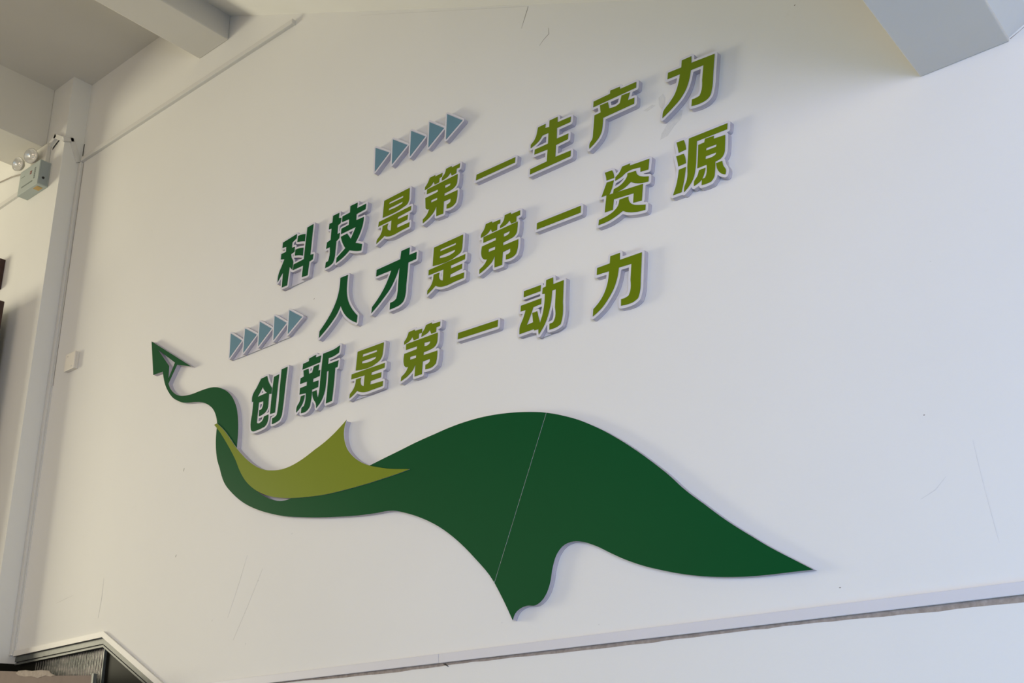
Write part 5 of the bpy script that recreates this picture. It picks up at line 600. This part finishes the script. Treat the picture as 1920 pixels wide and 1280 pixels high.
# ---------------------------------------------------------------- emergency light
t = thing('emergency_light', 'grey-green twin-lamp emergency light box high on the column', 'emergency light', (-4.925, CY, 4.40))
bm = bmesh.new(); box(bm, -5.030, -4.826, -0.163, CY, 4.402, 4.548, bev=.003); from_bm('housing', bm, M['lightbox'], t)
bm = bmesh.new(); box(bm, -5.012, -4.850, -0.128, CY, 4.546, 4.675, bev=.004); from_bm('lamp_bracket', bm, M['lampbody'], t)
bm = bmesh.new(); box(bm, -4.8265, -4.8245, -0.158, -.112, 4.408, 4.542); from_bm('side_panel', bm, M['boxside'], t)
bm = bmesh.new(); box(bm, -4.996, -4.884, -0.1638, -.162, 4.437, 4.4445); from_bm('label_bar', bm, M['mark'], t)
for i in range(6):
    bm = bmesh.new(); box(bm, -4.878, -4.864, -0.1638, -.162, 4.450+i*.0115, 4.4585+i*.0115); from_bm('label_mark', bm, M['mark'], t)
bm = bmesh.new(); box(bm, -4.922, -4.902, -0.1638, -.162, 4.492, 4.499); box(bm, -4.922, -4.902, -0.1638, -.162, 4.503, 4.510); from_bm('red_mark', bm, M['red'], t)
for i in range(3):
    bm = bmesh.new(); box(bm, -5.012+i*.014, -5.004+i*.014, -0.1638, -.162, 4.503, 4.506); from_bm('label_mark', bm, M['mark'], t)
bm = bmesh.new(); bmesh.ops.create_uvsphere(bm, u_segments=12, v_segments=8, radius=.007); bm.transform(Matrix.Translation((-4.824, -.137, 4.445))); from_bm('test_button', bm, M['black'], t)
bm = bmesh.new(); box(bm, -4.890, -4.850, -.150, -.120, 4.4005, 4.403); from_bm('sticker', bm, M['yellow'], t)
bm = bmesh.new(); box(bm, -4.985, -4.86, -0.150, -.118, 4.5485, 4.556); from_bm('socket', bm, M['black'], t)
def lamp(c, d, r):
    d = Vector(d).normalized(); q = d.to_track_quat('Z', 'Y').to_matrix().to_4x4()
    mtx = Matrix.Translation(c) @ q
    # housing: bowl behind the rim
    prof = [(0.0, -r*.85), (r*.5, -r*.78), (r*.85, -r*.45), (r*1.02, -r*.05), (r*1.06, 0.0), (r*1.0, .004), (r*.93, .002)]
    bm = bmesh.new(); seg = 32; rings = []
    for pr, pz in prof:
        rings.append([bm.verts.new((pr*math.cos(2*math.pi*k/seg), pr*math.sin(2*math.pi*k/seg), pz)) for k in range(seg)] if pr > 0 else [bm.verts.new((0, 0, pz))])
    for A, B in zip(rings, rings[1:]):
        for k in range(seg):
            if len(A) == 1: bm.faces.new((A[0], B[k], B[(k+1) % seg]))
            else: bm.faces.new((A[k], B[k], B[(k+1) % seg], A[(k+1) % seg]))
    bm.transform(mtx); h = from_bm('lamp_head', bm, M['lampbody'], t, smooth=True)
    prof = [(r*.93, .002), (r*.8, -r*.16), (r*.6, -r*.36), (r*.35, -r*.5), (r*.16, -r*.52), (r*.15, -r*.25), (r*.08, -r*.18), (0.0, -r*.17)]
    bm = bmesh.new(); rings = []
    for pr, pz in prof:
        rings.append([bm.verts.new((pr*math.cos(2*math.pi*k/seg), pr*math.sin(2*math.pi*k/seg), pz)) for k in range(seg)] if pr > 0 else [bm.verts.new((0, 0, pz))])
    for A, B in zip(rings, rings[1:]):
        for k in range(seg):
            if len(B) == 1: bm.faces.new((A[k], B[0], A[(k+1) % seg]))
            else: bm.faces.new((A[k], B[k], B[(k+1) % seg], A[(k+1) % seg]))
    bm.transform(mtx)
    bm.transform(Matrix.Translation(-t.location))
    me = bpy.data.meshes.new('reflector'); bm.to_mesh(me); bm.free()
    for p in me.polygons: p.use_smooth = True
    me.materials.append(M['chrome']); ro = bpy.data.objects.new('reflector', me); COL.objects.link(ro); ro.parent = h
lamp((-5.030, -0.185, 4.590), (.25, -1, -.22), .038)
lamp((-4.930, -0.170, 4.606), (.45, -1, -.30), .040)

# ---------------------------------------------------------------- glazed opening with sloping head
w1 = thing('window_1', 'glazed opening with sloping white-cased head in the lower left corner', 'window', (-4.2, 0, 1.6))
w1['kind'] = 'structure'; del w1['category']
SL = -0.525
def band(d0, d1, y0, y1, m, name, xl=CX+.0265, xr=-3.25):
    """strip that follows the head of the opening between offsets d0 and d1 inwards (down)"""
    nx = math.hypot(1, SL)
    def corner(d):   # level line z=2.060-d and slope line offset by d
        z = 2.060 - d; zs = lambda x: 2.060 + SL*(x+4.0) - d*nx
        x = -4.0 + (2.060 - d*nx - z)/(-SL); return x, z, zs
    xa, za, fa = corner(d0); xb, zb, fb = corner(d1)
    bm = bmesh.new(); prism(bm, [[(xl, za-.014), (xa, za), (xa, za), (xb, zb), (xl, zb-.014)][:2] + [(xb, zb), (xl, zb-.014)]], y0, y1)
    from_bm(name, bm, m, w1)
    bm = bmesh.new(); prism(bm, [[(xa, za), (xr, fa(xr)), (xr, fb(xr)), (xb, zb)]], y0, y1)
    from_bm(name, bm, m, w1)
band(-.022, 0.0, -.010, .002, M['casing'], 'casing')
band(0.0, .004, .004, .06, M['aludark'], 'gasket')
band(.004, .024, .002, .06, M['alu'], 'frame_rail')
band(.024, .029, .010, .06, M['aludark'], 'gasket')
band(.029, .036, .004, .06, M['alu'], 'frame_rail')
def paneobj(pts, m, name, y0=.03, y1=.036):
    bm = bmesh.new(); prism(bm, [pts], y0, y1); return from_bm(name, bm, m, w1)
xm = -4.020
paneobj([(CX+.15, 2.012), (xm, 2.024), (xm, 1.2), (CX+.15, 1.2)], M['glass'], 'pane')
paneobj([(CX+.0265, 2.012), (CX+.15, 2.012), (CX+.15, 1.2), (CX+.0265, 1.2)], M['darkglass'], 'pane')
paneobj([(xm, 2.026), (-3.98, 2.014), (-3.25, 1.62), (-3.25, 1.2), (xm, 1.2)], M['darkglass'], 'pane')
paneobj([(xm-.002, 2.02), (xm+.004, 2.02), (xm-.002, 1.2), (xm-.008, 1.2)], M['alu'], 'mullion', .018, .036)
# brown board standing in front of the glass
t = thing('hardboard_sheet', 'brown hardboard sheet with a torn top edge standing before the ribbed glass', 'board', (-4.4, -.14, 0.0))
bm = bmesh.new(); prism(bm, [[(-5.2, 2.02), (-4.806, 1.987), (-4.526, 1.966), (-4.359, 1.950), (-4.066, 1.912), (-3.801, 1.893), (-3.790, 0.0), (-5.2, 0.0)]], -.148, -.140); from_bm('sheet', bm, M['brown'], t)
bm = bmesh.new(); prism(bm, [[(-4.356, 1.953), (-4.30, 1.951), (-4.25, 1.944), (-4.18, 1.942), (-4.122, 1.935), (-4.105, 1.924), (-4.070, 1.914), (-4.100, 1.911), (-4.14, 1.918), (-4.195, 1.913), (-4.25, 1.924), (-4.30, 1.926), (-4.355, 1.936), (-4.374, 1.945)]], -.1495, -.1465); from_bm('torn_edge', bm, M['torn'], t)
bm = bmesh.new(); prism(bm, [[(-3.802, 1.900), (-3.790, 1.898), (-3.780, 0.0), (-3.792, 0.0)]], -.152, -.138); from_bm('edge_strip', bm, M['alu'], t)

# ---------------------------------------------------------------- dark door by the left edge
d1 = boxobj('door_1', M['darkwood'], (-6.1, -4.945, -0.215, -0.175, 0.02, 3.765), bev=.003); struct(d1, 'dark door leaf folded back against the wall at the left edge')
d2 = boxobj('trim_1', M['darkwood'], (-6.2, -5.166, -.135, CY, 3.925, 4.098), bev=.003); struct(d2, 'dark brown timber head piece at the left edge')
